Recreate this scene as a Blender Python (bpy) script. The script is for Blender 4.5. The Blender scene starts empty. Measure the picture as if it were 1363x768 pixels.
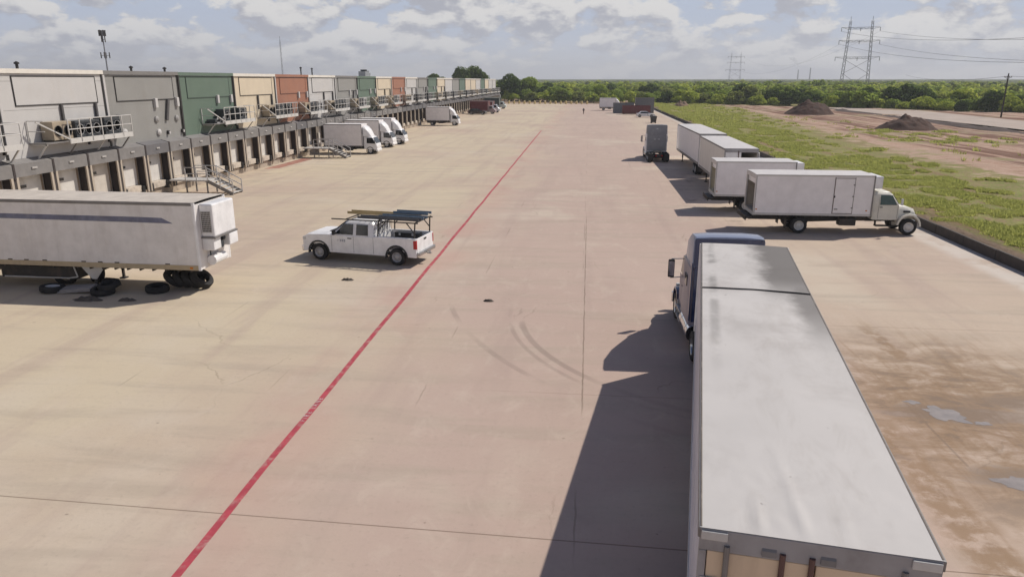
import bpy, math, random
import numpy as np
from mathutils import Vector, Matrix, noise as mnoise

R = math.radians
random.seed(7)
rng = np.random.default_rng(11)
sc = bpy.context.scene
COL = sc.collection

# ------------------------------------------------------------------ camera, sky, sun, exposure
HAZE = 0.00025
CAMZ = 9.15
cam_d = bpy.data.cameras.new('camera')
cam_d.sensor_width = 36.0
cam_d.lens = 25.45
cam_d.clip_start = 0.3
cam_d.clip_end = 12000
cam = bpy.data.objects.new('camera', cam_d)
COL.objects.link(cam)
cam.location = (0, 0, CAMZ)
cam.rotation_euler = (R(90 - 16.07), 0, R(5.884))
sc.camera = cam

SUN = Vector((0.746, 0.541, 1.0)).normalized()
sun_elev = math.asin(SUN.z)
sun_d = bpy.data.lights.new('sun', 'SUN')
sun_d.energy = 3.55
sun_d.angle = R(0.55)
sun_d.color = (1.0, 0.93, 0.83)
sun = bpy.data.objects.new('sun', sun_d)
COL.objects.link(sun)
sun.location = (60, 40, 80)
sun.rotation_euler = SUN.to_track_quat('Z', 'Y').to_euler()

world = bpy.data.worlds.new('World')
sc.world = world
world.use_nodes = True
wt = world.node_tree
wt.nodes.clear()


class NB:
    """small helper for shader node trees"""
    def __init__(s, tree):
        s.t = tree

    def node(s, typ, **kw):
        n = s.t.nodes.new(typ)
        for k, v in kw.items():
            setattr(n, k, v)
        return n

    def put(s, sock, v):
        if hasattr(v, 'is_output') or isinstance(v, bpy.types.NodeSocket):
            s.t.links.new(v, sock)
        elif isinstance(v, (tuple, list)):
            v = tuple(v)
            if sock.type == 'RGBA' and len(v) == 3:
                v = v + (1,)
            sock.default_value = v
        else:
            sock.default_value = v

    def math(s, op, a, b=0.0, c=None, clamp=False):
        n = s.node('ShaderNodeMath', operation=op, use_clamp=clamp)
        s.put(n.inputs[0], a)
        s.put(n.inputs[1], b)
        if c is not None:
            s.put(n.inputs[2], c)
        return n.outputs[0]

    def mix(s, fac, a, b, blend='MIX'):
        n = s.node('ShaderNodeMix', data_type='RGBA', blend_type=blend)
        s.put(n.inputs[0], fac)
        s.put(n.inputs[6], a)
        s.put(n.inputs[7], b)
        return n.outputs[2]

    def noise(s, vec, scale, detail=4.0, rough=0.55, dist=0.0):
        n = s.node('ShaderNodeTexNoise')
        s.put(n.inputs['Vector'], vec)
        n.inputs['Scale'].default_value = scale
        n.inputs['Detail'].default_value = detail
        n.inputs['Roughness'].default_value = rough
        n.inputs['Distortion'].default_value = dist
        return n.outputs['Fac']

    def ramp(s, v, lo, hi, a=0.0, b=1.0):
        n = s.node('ShaderNodeMapRange', interpolation_type='SMOOTHSTEP')
        s.put(n.inputs[0], v)
        n.inputs[1].default_value = lo
        n.inputs[2].default_value = hi
        n.inputs[3].default_value = a
        n.inputs[4].default_value = b
        return n.outputs[0]

    def vscale(s, vec, sx, sy, sz, loc=(0, 0, 0)):
        n = s.node('ShaderNodeMapping')
        s.put(n.inputs['Vector'], vec)
        n.inputs['Scale'].default_value = (sx, sy, sz)
        n.inputs['Location'].default_value = loc
        return n.outputs[0]


b = NB(wt)
sky = b.node('ShaderNodeTexSky', sky_type='NISHITA')
sky.sun_disc = False
sky.sun_elevation = sun_elev
sky.sun_rotation = math.atan2(SUN.x, SUN.y)
sky.air_density = 1.0
sky.dust_density = 1.5
sky.ozone_density = 1.0
tc = b.node('ShaderNodeTexCoord')
gen = tc.outputs['Generated']
# cumulus field: noise in the direction of view, flattened like cloud banks seen edge on
OFF = (3.1, 0.6, 0.3)
v1 = b.vscale(gen, 5.0, 5.0, 11.0, OFF)
n1 = b.noise(v1, 2.9, 8.0, 0.58, 0.12)
n2 = b.noise(b.vscale(gen, 5.0, 5.0, 11.0, (OFF[0] + 0.03, OFF[1], OFF[2] + 0.15)), 2.9, 8.0, 0.58, 0.12)
n3 = b.noise(b.vscale(gen, 2.0, 2.0, 5.0, (7.7, 1.2, 0.0)), 2.0, 2.0, 0.5)
dens = b.math('ADD', b.math('MULTIPLY', n1, 0.80), b.math('MULTIPLY', n3, 0.28))
cover = b.ramp(dens, 0.475, 0.545)
shade = b.ramp(b.math('SUBTRACT', n1, n2), -0.10, 0.09)
ccol = b.mix(shade, (3.9, 3.98, 4.5), (7.1, 6.95, 6.8))
sep = b.node('ShaderNodeSeparateXYZ')
wt.links.new(gen, sep.inputs[0])
hz = b.ramp(sep.outputs[2], 0.0, 0.09, 1.0, 0.0)
band = b.mix(hz, (4.4, 5.0, 6.2), (5.2, 5.35, 5.85))
band = b.mix(b.math('MULTIPLY', cover, b.math('SUBTRACT', 0.95, b.math('MULTIPLY', hz, 0.35))), band, ccol)
# above the bank of clouds the sky is clear and deep
up = b.ramp(sep.outputs[2], 0.14, 0.60)
skyc = b.mix(up, band, b.mix(1.0, sky.outputs[0], (0.40, 0.46, 0.60), 'MULTIPLY'))
bg = b.node('ShaderNodeBackground')
wt.links.new(skyc, bg.inputs[0])
bg.inputs[1].default_value = 0.098
out = b.node('ShaderNodeOutputWorld')
wt.links.new(bg.outputs[0], out.inputs[0])

sc.view_settings.view_transform = 'Standard'
sc.view_settings.look = 'None'
sc.view_settings.gamma = 1.0
sc.view_settings.use_curve_mapping = False
sc.view_settings.exposure = 0.12
sc.render.engine = 'CYCLES'
sc.cycles.use_denoising = True
sc.cycles.max_bounces = 6

# ------------------------------------------------------------------ materials
MATS = {}


def M(key, col, rough=0.55, metal=0.0, var=0.10, scale=2.0, dirt=None, dirt_amt=0.0, dirt_scale=1.2, bump=0.0, bscale=12.0,
      streak=False, spec=0.5, coat=0.0, rnd=0.0):
    """procedural paint / metal / rubber: base colour with noise wear, optional dirt patches and bump"""
    if key in MATS:
        return MATS[key]
    m = bpy.data.materials.new(key)
    m.use_nodes = True
    t = m.node_tree
    t.nodes.clear()
    n = NB(t)
    o = n.node('ShaderNodeOutputMaterial')
    p = n.node('ShaderNodeBsdfPrincipled')
    t.links.new(p.outputs[0], o.inputs[0])
    obj = n.node('ShaderNodeTexCoord').outputs['Object']
    f1 = n.noise(obj, scale, 5, 0.6)
    lo = tuple(max(0, c * (1 - var)) for c in col)
    hi = tuple(min(1, c * (1 + var)) for c in col)
    c = n.mix(n.ramp(f1, 0.25, 0.75), lo, hi)
    if rnd:
        oi = n.node('ShaderNodeObjectInfo').outputs['Random']
        c = n.mix(n.math('MULTIPLY', oi, rnd), c, tuple(x * 0.35 for x in col))
    if dirt is not None:
        vv = n.vscale(obj, 1.0, 1.0, 0.18) if streak else obj
        f2 = n.noise(vv, dirt_scale, 6, 0.65, 0.3)
        c = n.mix(n.math('MULTIPLY', n.ramp(f2, 0.48, 0.72), dirt_amt), c, dirt)
    n.put(p.inputs['Base Color'], c)
    n.put(p.inputs['Roughness'], n.ramp(f1, 0.2, 0.8, max(0.03, rough - 0.08), min(1, rough + 0.08)))
    p.inputs['Metallic'].default_value = metal
    p.inputs['Specular IOR Level'].default_value = spec
    p.inputs['Coat Weight'].default_value = coat
    if bump:
        bn = n.node('ShaderNodeBump')
        bn.inputs['Strength'].default_value = bump
        bn.inputs['Distance'].default_value = 0.03
        n.put(bn.inputs['Height'], n.noise(obj, bscale, 4, 0.6))
        t.links.new(bn.outputs[0], p.inputs['Normal'])
    MATS[key] = m
    return m


GRIME = (0.17, 0.13, 0.10)
white_paint = M('white_vehicle_paint', (0.82, 0.81, 0.81), 0.35, dirt=GRIME, dirt_amt=0.10, streak=True)
white_side = M('white_trailer_side', (0.84, 0.81, 0.81), 0.42, dirt=GRIME, dirt_amt=0.07, streak=True, var=0.05)
old_side = M('old_trailer_side', (0.76, 0.73, 0.715), 0.5, dirt=(0.42, 0.36, 0.31), dirt_amt=0.22, streak=True, var=0.07)
roof_alu = M('trailer_roof_sheet', (0.60, 0.585, 0.575), 0.42, metal=0.15, dirt=(0.34, 0.31, 0.28), dirt_amt=0.28, dirt_scale=0.5, var=0.06, scale=0.6)
roof_old = M('old_roof_sheet', (0.58, 0.52, 0.45), 0.6, dirt=(0.30, 0.25, 0.2), dirt_amt=0.35, dirt_scale=0.7)
steel = M('galvanised_steel', (0.52, 0.51, 0.50), 0.45, metal=0.35, var=0.12, dirt=(0.25, 0.2, 0.16), dirt_amt=0.2)
white_steel = M('white_painted_steel', (0.56, 0.545, 0.52), 0.45, var=0.06, dirt=(0.3, 0.24, 0.18), dirt_amt=0.2)
dark_steel = M('dark_chassis_steel', (0.035, 0.032, 0.030), 0.65, var=0.3, dirt=(0.14, 0.10, 0.07), dirt_amt=0.45)
grey_steel = M('grey_rail_steel', (0.22, 0.21, 0.205), 0.5, metal=0.2, var=0.12, dirt=(0.12, 0.08, 0.05), dirt_amt=0.3)
tan_door = M('tan_door_panel', (0.74, 0.58, 0.41), 0.5, var=0.05, dirt=(0.3, 0.22, 0.15), dirt_amt=0.25, streak=True)
tan_rail = M('tan_bottom_rail', (0.47, 0.38, 0.25), 0.6, dirt=(0.25, 0.17, 0.1), dirt_amt=0.4, dirt_scale=4)
rubber = M('tyre_rubber', (0.018, 0.018, 0.019), 0.85, var=0.25, dirt=(0.10, 0.085, 0.07), dirt_amt=0.35, bump=0.25, bscale=25)
rim_white = M('white_wheel_rim', (0.62, 0.60, 0.57), 0.4, dirt=GRIME, dirt_amt=0.35, dirt_scale=5)
rim_alu = M('polished_rim', (0.58, 0.58, 0.58), 0.25, metal=0.8, dirt=GRIME, dirt_amt=0.25, dirt_scale=5)
chrome = M('chrome', (0.75, 0.75, 0.76), 0.12, metal=1.0, var=0.04)
glass = M('dark_vehicle_glass', (0.010, 0.014, 0.018), 0.06, var=0.2, spec=0.7)
teal_glass = M('greenish_side_glass', (0.025, 0.065, 0.06), 0.06, var=0.2, spec=0.7)
black_trim = M('black_plastic_trim', (0.02, 0.02, 0.021), 0.6, var=0.2)
red_lens = M('red_lamp_lens', (0.45, 0.015, 0.02), 0.15, var=0.1)
clear_lens = M('clear_lamp_lens', (0.62, 0.62, 0.6), 0.1, var=0.1)
amber_lens = M('amber_lamp_lens', (0.6, 0.2, 0.02), 0.2, var=0.1)
navy_paint = M('navy_cab_paint', (0.020, 0.030, 0.085), 0.22, coat=0.6, var=0.15, dirt=(0.2, 0.18, 0.17), dirt_amt=0.12)
cab_reflection_paint = M('cab_side_painted_reflection', (0.22, 0.20, 0.25), 0.35, var=0.12, dirt=(0.3, 0.26, 0.24), dirt_amt=0.3)  # navy cab side with its pale reflections put into the colour, plus dust
sunlit_roof_paint = M('sunlit_navy_fairing', (0.24, 0.275, 0.37), 0.35, coat=0.3, var=0.1)  # navy paint lightened as if sunlit, for the fairing top
grey_paint = M('grey_cab_paint', (0.30, 0.30, 0.31), 0.4, var=0.1, dirt=(0.25, 0.22, 0.2), dirt_amt=0.25)
cream_paint = M('cream_white_cab_paint', (0.72, 0.69, 0.60), 0.35, var=0.05, dirt=GRIME, dirt_amt=0.1)
inside_wood = M('box_lining', (0.45, 0.40, 0.33), 0.7, var=0.15, dirt=(0.2, 0.15, 0.1), dirt_amt=0.4)
cream_inside = M('cream_box_lining', (0.66, 0.60, 0.44), 0.7, var=0.1)
stripe_blue = M('faded_navy_stripe', (0.15, 0.16, 0.235), 0.5, var=0.25, dirt=(0.45, 0.44, 0.45), dirt_amt=0.25)
maroon = M('maroon_paint', (0.13, 0.02, 0.025), 0.4, var=0.15, dirt=GRIME, dirt_amt=0.2)
black_paint = M('black_car_paint', (0.012, 0.012, 0.015), 0.2, coat=0.5)
darkgreen_paint = M('dark_teal_paint', (0.02, 0.035, 0.04), 0.3, coat=0.4)
silver_paint = M('silver_car_paint', (0.66, 0.66, 0.68), 0.3, metal=0.3)
label_grey = M('grey_lettering', (0.16, 0.16, 0.2), 0.6)


# ------------------------------------------------------------------ mesh helpers
class MB:
    def __init__(s, k=1.0):
        s.v, s.f, s.m, s.k = [], [], [], k

    def add(s, verts, faces, mi=0):
        n = len(s.v)
        s.v.extend([tuple(p) for p in verts])
        s.f.extend([tuple(i + n for i in f) for f in faces])
        s.m.extend([mi] * len(faces))
        return s

    def box(s, x0, x1, y0, y1, z0, z1, mi=0):
        v = [(x0, y0, z0), (x1, y0, z0), (x1, y1, z0), (x0, y1, z0), (x0, y0, z1), (x1, y0, z1), (x1, y1, z1), (x0, y1, z1)]
        return s.add(v, [(3, 2, 1, 0), (4, 5, 6, 7), (0, 1, 5, 4), (1, 2, 6, 5), (2, 3, 7, 6), (3, 0, 4, 7)], mi)

    def bar(s, p, q, w, h=None, mi=0):
        """square bar from p to q"""
        h = h or w
        p, q = Vector(p), Vector(q)
        d = (q - p).normalized()
        up = Vector((0, 0, 1)) if abs(d.z) < 0.95 else Vector((1, 0, 0))
        a = d.cross(up).normalized() * (w / 2)
        c = a.cross(d).normalized() * (h / 2)
        v = [p - a - c, p + a - c, p + a + c, p - a + c, q - a - c, q + a - c, q + a + c, q - a + c]
        return s.add(v, [(3, 2, 1, 0), (4, 5, 6, 7), (0, 1, 5, 4), (1, 2, 6, 5), (2, 3, 7, 6), (3, 0, 4, 7)], mi)

    def tube(s, p, q, r, n=10, mi=0, r2=None):
        p, q = Vector(p), Vector(q)
        r2 = r if r2 is None else r2
        d = (q - p).normalized()
        up = Vector((0, 0, 1)) if abs(d.z) < 0.95 else Vector((1, 0, 0))
        a = d.cross(up).normalized()
        c = a.cross(d).normalized()
        v = []
        for (o, rr) in ((p, r), (q, r2)):
            for i in range(n):
                t = 2 * math.pi * i / n
                v.append(o + a * (rr * math.cos(t)) + c * (rr * math.sin(t)))
        f = [tuple(range(n - 1, -1, -1)), tuple(range(n, 2 * n))]
        f += [(i, (i + 1) % n, n + (i + 1) % n, n + i) for i in range(n)]
        return s.add(v, f, mi)

    def path(s, pts, r, n=6, mi=0):
        for p, q in zip(pts[:-1], pts[1:]):
            s.tube(p, q, r, n, mi)
        return s

    def prism(s, prof, a0, a1, mi=0):
        """profile in (x, z) extruded along y from a0 to a1"""
        n = len(prof)
        v = [(x, a0, z) for x, z in prof] + [(x, a1, z) for x, z in prof]
        f = [tuple(range(n)), tuple(range(2 * n - 1, n - 1, -1))]
        f += [((i + 1) % n, i, n + i, n + (i + 1) % n) for i in range(n)]
        return s.add(v, f, mi)

    def loft(s, secs, mi=0, cap=True):
        """list of sections, each a list of 3d points with equal counts"""
        n = len(secs[0])
        v = [p for sec in secs for p in sec]
        f = []
        for k in range(len(secs) - 1):
            for i in range(n):
                j = (i + 1) % n
                f.append((k * n + i, k * n + j, (k + 1) * n + j, (k + 1) * n + i))
        if cap:
            f.append(tuple(range(n - 1, -1, -1)))
            f.append(tuple(range((len(secs) - 1) * n, len(secs) * n)))
        return s.add(v, f, mi)

    def lathe(s, prof, c, ax='y', n=20, mi=0):
        """profile list of (radius, offset along axis)"""
        v, f = [], []
        for r, h in prof:
            for i in range(n):
                t = 2 * math.pi * i / n
                if ax == 'y':
                    v.append((c[0] + r * math.cos(t), c[1] + h, c[2] + r * math.sin(t)))
                elif ax == 'z':
                    v.append((c[0] + r * math.cos(t), c[1] + r * math.sin(t), c[2] + h))
                else:
                    v.append((c[0] + h, c[1] + r * math.cos(t), c[2] + r * math.sin(t)))
        for k in range(len(prof) - 1):
            for i in range(n):
                j = (i + 1) % n
                f.append((k * n + i, k * n + j, (k + 1) * n + j, (k + 1) * n + i))
        return s.add(v, f, mi)

    def mesh(s, name, mats, smooth=None):
        me = bpy.data.meshes.new(name)
        k = s.k
        me.from_pydata([(x * k, y * k, z * k) for x, y, z in s.v], [], s.f)
        for m in (mats if isinstance(mats, (list, tuple)) else [mats]):
            me.materials.append(m)
        if any(s.m):
            me.polygons.foreach_set('material_index', s.m)
        bm_fix(me)
        if smooth is not None:
            me.polygons.foreach_set('use_smooth', [True] * len(me.polygons))
            me.set_sharp_from_angle(angle=R(smooth))
        me.update()
        return me

    def build(s, name, mats, parent=None, loc=(0, 0, 0), rz=0.0, bevel=0.0, smooth=None):
        o = bpy.data.objects.new(name, s.mesh(name, mats, smooth))
        COL.objects.link(o)
        o.location = loc
        o.rotation_euler = (0, 0, rz)
        if parent is not None:
            o.parent = parent
        if bevel:
            md = o.modifiers.new('bevel', 'BEVEL')
            md.width = bevel * s.k
            md.segments = 2
            md.limit_method = 'ANGLE'
            md.angle_limit = R(35)
            md.harden_normals = False
        return o


import bmesh


def bm_fix(me):
    bm = bmesh.new()
    bm.from_mesh(me)
    bmesh.ops.recalc_face_normals(bm, faces=bm.faces)
    bm.to_mesh(me)
    bm.free()


def tag(o, label=None, cat=None, group=None, kind=None):
    if label:
        o['label'] = label
    if cat:
        o['category'] = cat
    if group:
        o['group'] = group
    if kind:
        o['kind'] = kind
    return o


def empty(name, loc, rz, label, cat, group=None):
    o = bpy.data.objects.new(name, None)
    COL.objects.link(o)
    o.location = loc
    o.rotation_euler = (0, 0, rz)
    o.empty_display_size = 0.3
    return tag(o, label, cat, group)


KIDS = {}


def kids(o):
    return [c for c in COL.objects if c.parent == o]


def copy_tree(o, loc=None, rz=None, label=None, group=None, parent=None, tree=None):
    c = o.copy()
    COL.objects.link(c)
    if parent is not None:
        c.parent = parent
    if loc is not None:
        c.location = loc
    if rz is not None:
        c.rotation_euler = (0, 0, rz)
    if label:
        c['label'] = label
    if group:
        c['group'] = group
    for ch, sub in (tree if tree is not None else tree_of(o)):
        copy_tree(ch, parent=c, tree=sub)
    return c


def tree_of(o):
    return [(ch, tree_of(ch)) for ch in kids(o)]


def struct(name, mb, mats, **kw):
    return tag(mb.build(name, mats, **kw), kind='structure')


def raw_mesh(name, verts, faces, mats, nper=4, mi=None):
    """fast mesh from numpy arrays; faces (n, nper)"""
    me = bpy.data.meshes.new(name)
    nf = len(faces)
    me.vertices.add(len(verts))
    me.vertices.foreach_set('co', np.asarray(verts, dtype=np.float32).ravel())
    me.loops.add(nf * nper)
    me.loops.foreach_set('vertex_index', np.asarray(faces, dtype=np.int32).ravel())
    me.polygons.add(nf)
    me.polygons.foreach_set('loop_start', np.arange(0, nf * nper, nper, dtype=np.int32))
    if mi is not None:
        me.polygons.foreach_set('material_index', np.asarray(mi, dtype=np.int32))
    for m in (mats if isinstance(mats, (list, tuple)) else [mats]):
        me.materials.append(m)
    me.update(calc_edges=True)
    me.validate()
    return me


ORD = ['first', 'second', 'third', 'fourth', 'fifth', 'sixth', 'seventh', 'eighth', 'ninth', 'tenth', 'eleventh', 'twelfth',
       'thirteenth', 'fourteenth', 'fifteenth', 'sixteenth', 'seventeenth', 'eighteenth', 'nineteenth', 'twentieth',
       'twenty-first', 'twenty-second', 'twenty-third', 'twenty-fourth', 'twenty-fifth', 'twenty-sixth', 'twenty-seventh',
       'twenty-eighth', 'twenty-ninth', 'thirtieth']


def wall_x(y):
    return 21.75 - 0.0046 * y


# ------------------------------------------------------------------ ground, yard, field
def ground_material():
    m = bpy.data.materials.new('field_earth_and_grass')
    m.use_nodes = True
    t = m.node_tree
    t.nodes.clear()
    n = NB(t)
    o = n.node('ShaderNodeOutputMaterial')
    p = n.node('ShaderNodeBsdfPrincipled')
    t.links.new(p.outputs[0], o.inputs[0])
    obj = n.node('ShaderNodeTexCoord').outputs['Object']
    s = n.node('ShaderNodeSeparateXYZ')
    t.links.new(obj, s.inputs[0])
    x, y = s.outputs[0], s.outputs[1]
    big = n.noise(obj, 0.055, 4, 0.6)
    mid = n.noise(obj, 0.35, 5, 0.65)
    fine = n.noise(obj, 2.6, 5, 0.7)
    # bare earth
    dirt = n.mix(n.ramp(mid, 0.3, 0.7), (0.40, 0.255, 0.185), (0.52, 0.38, 0.295))
    dirt = n.mix(n.math('MULTIPLY', n.ramp(fine, 0.5, 0.72), 0.5), dirt, (0.22, 0.135, 0.09))
    # wheel tracks running along the field
    wob = n.math('MULTIPLY', n.math('SUBTRACT', n.noise(n.vscale(obj, 0.2, 1, 1), 0.03, 2), 0.5), 26.0)
    xt = n.math('ADD', x, wob)
    tr = n.noise(n.vscale(obj, 1, 0.02, 1), 0.45, 4, 0.6)
    trk = n.math('MULTIPLY', n.ramp(tr, 0.47, 0.57), n.ramp(x, 40, 48))
    dirt = n.mix(n.math('MULTIPLY', trk, 0.85), dirt, (0.155, 0.080, 0.055))
    # pale compacted pads
    dirt = n.mix(n.math('MULTIPLY', n.ramp(big, 0.52, 0.62), 0.55), dirt, (0.45, 0.345, 0.27))
    grass = n.mix(n.ramp(mid, 0.3, 0.7), (0.22, 0.25, 0.07), (0.33, 0.34, 0.11))
    grass = n.mix(n.math('MULTIPLY', n.ramp(n.noise(obj, 5.0, 5, 0.75), 0.42, 0.66), 0.7), grass, (0.095, 0.10, 0.035))
    grass = n.mix(n.math('MULTIPLY', n.ramp(fine, 0.44, 0.60), 0.85), grass, (0.31, 0.215, 0.14))
    stripe_ = n.noise(n.vscale(obj, 1, 0.06, 1, (5, 5, 0)), 0.55, 4, 0.65)
    grass = n.mix(n.math('MULTIPLY', n.ramp(stripe_, 0.52, 0.64), 0.75), grass, (0.27, 0.18, 0.115))
    lip = n.ramp(n.math('ADD', n.math('ADD', x, n.math('MULTIPLY', y, 0.0046)), n.math('MULTIPLY', n.math('SUBTRACT', fine, 0.5), 1.2)), 22.5, 23.1, 1.0, 0.0)
    grass = n.mix(lip, grass, (0.36, 0.26, 0.18))
    edge = n.math('ADD', x, n.math('MULTIPLY', y, -0.048))
    edge = n.math('ADD', edge, n.math('MULTIPLY', n.math('SUBTRACT', big, 0.5), 20.0))
    edge = n.math('ADD', edge, n.math('MULTIPLY', n.math('SUBTRACT', mid, 0.5), 20.0))
    g1 = n.ramp(edge, 33.5, 36.5, 1.0, 0.0)
    # regrowth patches in the earth, and everything beyond the field
    g2 = n.math('MULTIPLY', n.ramp(n.math('ADD', n.math('MULTIPLY', big, 0.6), n.math('MULTIPLY', mid, 0.4)), 0.54, 0.60), 0.75)
    far = n.math('ADD', n.math('MULTIPLY', x, 0.75), y)
    g3 = n.ramp(far, 302, 316)
    g4 = n.ramp(x, -34.0, -60.0)
    gm = n.math('MAXIMUM', n.math('MAXIMUM', g1, g2), n.math('MAXIMUM', g3, g4))
    n.put(p.inputs['Base Color'], n.mix(gm, dirt, grass))
    p.inputs['Roughness'].default_value = 0.95
    p.inputs['Specular IOR Level'].default_value = 0.1
    bn = n.node('ShaderNodeBump')
    bn.inputs['Strength'].default_value = 0.6
    bn.inputs['Distance'].default_value = 0.25
    n.put(bn.inputs['Height'], n.math('ADD', fine, n.math('MULTIPLY', mid, 2.0)))
    t.links.new(bn.outputs[0], p.inputs['Normal'])
    return m


def slab_material():
    m = bpy.data.materials.new('worn_concrete')
    m.use_nodes = True
    t = m.node_tree
    t.nodes.clear()
    n = NB(t)
    o = n.node('ShaderNodeOutputMaterial')
    p = n.node('ShaderNodeBsdfPrincipled')
    t.links.new(p.outputs[0], o.inputs[0])
    obj = n.node('ShaderNodeTexCoord').outputs['Object']
    s = n.node('ShaderNodeSeparateXYZ')
    t.links.new(obj, s.inputs[0])
    x, y = s.outputs[0], s.outputs[1]
    big = n.noise(obj, 0.06, 4, 0.6)
    big2 = n.noise(n.vscale(obj, 1, 1, 1, (31, 17, 5)), 0.10, 4, 0.6)
    mid = n.noise(obj, 0.6, 5, 0.65)
    fine = n.noise(obj, 7.0, 5, 0.7)
    drag = n.noise(n.vscale(obj, 0.16, 1.1, 1), 0.8, 5, 0.65, 0.4)      # scuffs across the yard
    drag2 = n.noise(n.vscale(obj, 1.2, 0.10, 1, (5, 9, 0)), 0.5, 4, 0.6, 0.3)   # scuffs along it
    base = n.mix(n.ramp(n.math('ADD', x, n.math('MULTIPLY', n.math('SUBTRACT', big2, 0.5), 16.0)), -13, -3), (0.575, 0.485, 0.355), (0.497, 0.380, 0.318))
    base = n.mix(n.ramp(x, 6, 11), base, (0.535, 0.43, 0.335))
    base = n.mix(n.math('MULTIPLY', n.ramp(big, 0.42, 0.68), 0.6), base, (0.465, 0.345, 0.29))
    base = n.mix(n.math('MULTIPLY', n.ramp(big2, 0.52, 0.68), 0.55), base, (0.60, 0.525, 0.42))
    base = n.mix(n.math('MULTIPLY', n.ramp(drag, 0.46, 0.68), 0.42), base, (0.40, 0.335, 0.265))
    base = n.mix(n.math('MULTIPLY', n.ramp(drag2, 0.48, 0.68), 0.38), base, (0.41, 0.31, 0.265))
    base = n.mix(n.math('MULTIPLY', n.ramp(n.noise(n.vscale(obj, 1.0, 0.55, 1, (4, 8, 1)), 1.1, 7, 0.72, 0.6), 0.50, 0.72), 0.30), base, (0.62, 0.525, 0.43))
    base = n.mix(n.math('MULTIPLY', n.ramp(fine, 0.52, 0.75), 0.35), base, (0.33, 0.27, 0.22))
    # rusty pink bleeding from the painted line
    dl = n.math('ABSOLUTE', n.math('ADD', x, 7.9))
    pink = n.math('MULTIPLY', n.ramp(dl, 0.1, 2.6, 1.0, 0.0), n.ramp(n.noise(obj, 0.22, 3), 0.40, 0.65))
    base = n.mix(n.math('MULTIPLY', pink, 0.40), base, (0.50, 0.29, 0.25))
    # pale gutter along the kerb wall
    gut = n.math('MULTIPLY', n.ramp(x, 19.3, 20.3), n.ramp(mid, 0.25, 0.55))
    base = n.mix(n.math('MULTIPLY', gut, 0.65), base, (0.66, 0.61, 0.55))
    # joints between the slabs
    def joint(c, off, period, width, keep):
        fr = n.math('FRACT', n.math('DIVIDE', n.math('ADD', c, off), period))
        d = n.math('MULTIPLY', n.math('MINIMUM', fr, n.math('SUBTRACT', 1.0, fr)), period)
        return n.math('MULTIPLY', n.ramp(d, width * 0.5, width, 1.0, 0.0), keep)
    wv = n.math('MULTIPLY', n.math('SUBTRACT', n.noise(obj, 1.4, 3), 0.5), 0.10)
    yy = n.math('SUBTRACT', n.math('ADD', y, wv), 0.0)
    keepx = n.math('MULTIPLY', n.ramp(n.noise(n.vscale(obj, 0.5, 1, 1, (2, 4, 0)), 0.16, 2), 0.52, 0.64), 0.40)
    keepy = n.math('MULTIPLY', n.ramp(n.noise(n.vscale(obj, 0.3, 0.9, 1, (9, 1, 0)), 0.12, 2), 0.54, 0.64), 0.38)
    near = n.ramp(n.math('ABSOLUTE', n.math('SUBTRACT', n.math('ADD', y, n.math('MULTIPLY', x, 0.028)), 12.98)), 0.008, 0.026, 0.75, 0.0)
    j = n.math('MAXIMUM', joint(n.math('ADD', x, wv), 0.05, 4.75, 0.03, keepx), joint(yy, 1.9, 7.4, 0.03, keepy))
    j = n.math('MAXIMUM', j, near)
    cjoint = n.math('MULTIPLY', n.ramp(n.math('ABSOLUTE', n.math('SUBTRACT', n.math('ADD', x, n.math('MULTIPLY', wv, 0.7)), 0.05)), 0.008, 0.035, 1.0, 0.0), n.math('MULTIPLY', n.ramp(y, 18.5, 20), n.ramp(y, 46, 53, 1.0, 0.0)))
    j = n.math('MAXIMUM', j, n.math('MULTIPLY', cjoint, n.ramp(n.noise(obj, 0.5, 3), 0.3, 0.55, 0.25, 0.7)))
    # hairline cracks wandering over the slabs
    vor = n.node('ShaderNodeTexVoronoi', feature='DISTANCE_TO_EDGE')
    n.put(vor.inputs['Vector'], n.node('ShaderNodeVectorMath', operation='ADD').outputs[0])
    va = vor.inputs['Vector'].links[0].from_node
    n.put(va.inputs[0], obj)
    wn = n.node('ShaderNodeTexNoise')
    n.put(wn.inputs['Vector'], obj)
    wn.inputs['Scale'].default_value = 0.9
    wn.inputs['Detail'].default_value = 5
    n.put(va.inputs[1], wn.outputs['Color'])
    vor.inputs['Scale'].default_value = 0.16
    crack = n.math('MULTIPLY', n.ramp(vor.outputs['Distance'], 0.0012, 0.0045, 1.0, 0.0), n.ramp(n.noise(obj, 0.13, 3), 0.54, 0.62))
    j = n.math('MAXIMUM', j, n.math('MULTIPLY', crack, 0.3))
    # tyre turning marks
    def arc(cx, cy, r, w, a):
        dx = n.math('SUBTRACT', x, cx)
        dy = n.math('SUBTRACT', y, cy)
        d = n.math('SQRT', n.math('ADD', n.math('MULTIPLY', dx, dx), n.math('MULTIPLY', dy, dy)))
        return n.math('MULTIPLY', n.ramp(n.math('ABSOLUTE', n.math('SUBTRACT', d, r)), w * 0.4, w, 1.0, 0.0), a)
    am = n.ramp(n.noise(obj, 0.28, 3), 0.36, 0.58)
    arcs = None
    for (cx, cy, r, w, a) in ((7.4, 28.4, 9.9, 0.17, 0.40), (7.4, 28.4, 10.35, 0.12, 0.28), (12.0, 33.6, 18.2, 0.16, 0.30),
                              (-26.0, 50.0, 9.0, 0.3, 0.10),
                              (15.0, 29.0, 5.2, 0.2, 0.28)):
        c = arc(cx, cy, r, w, a)
        arcs = c if arcs is None else n.math('MAXIMUM', arcs, c)
    am = n.math('MULTIPLY', am, n.math('MULTIPLY', n.ramp(x, 1.2, -0.5, 0.35, 1.0), n.ramp(y, 27.5, 29.5, 1.0, 0.0)))
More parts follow.
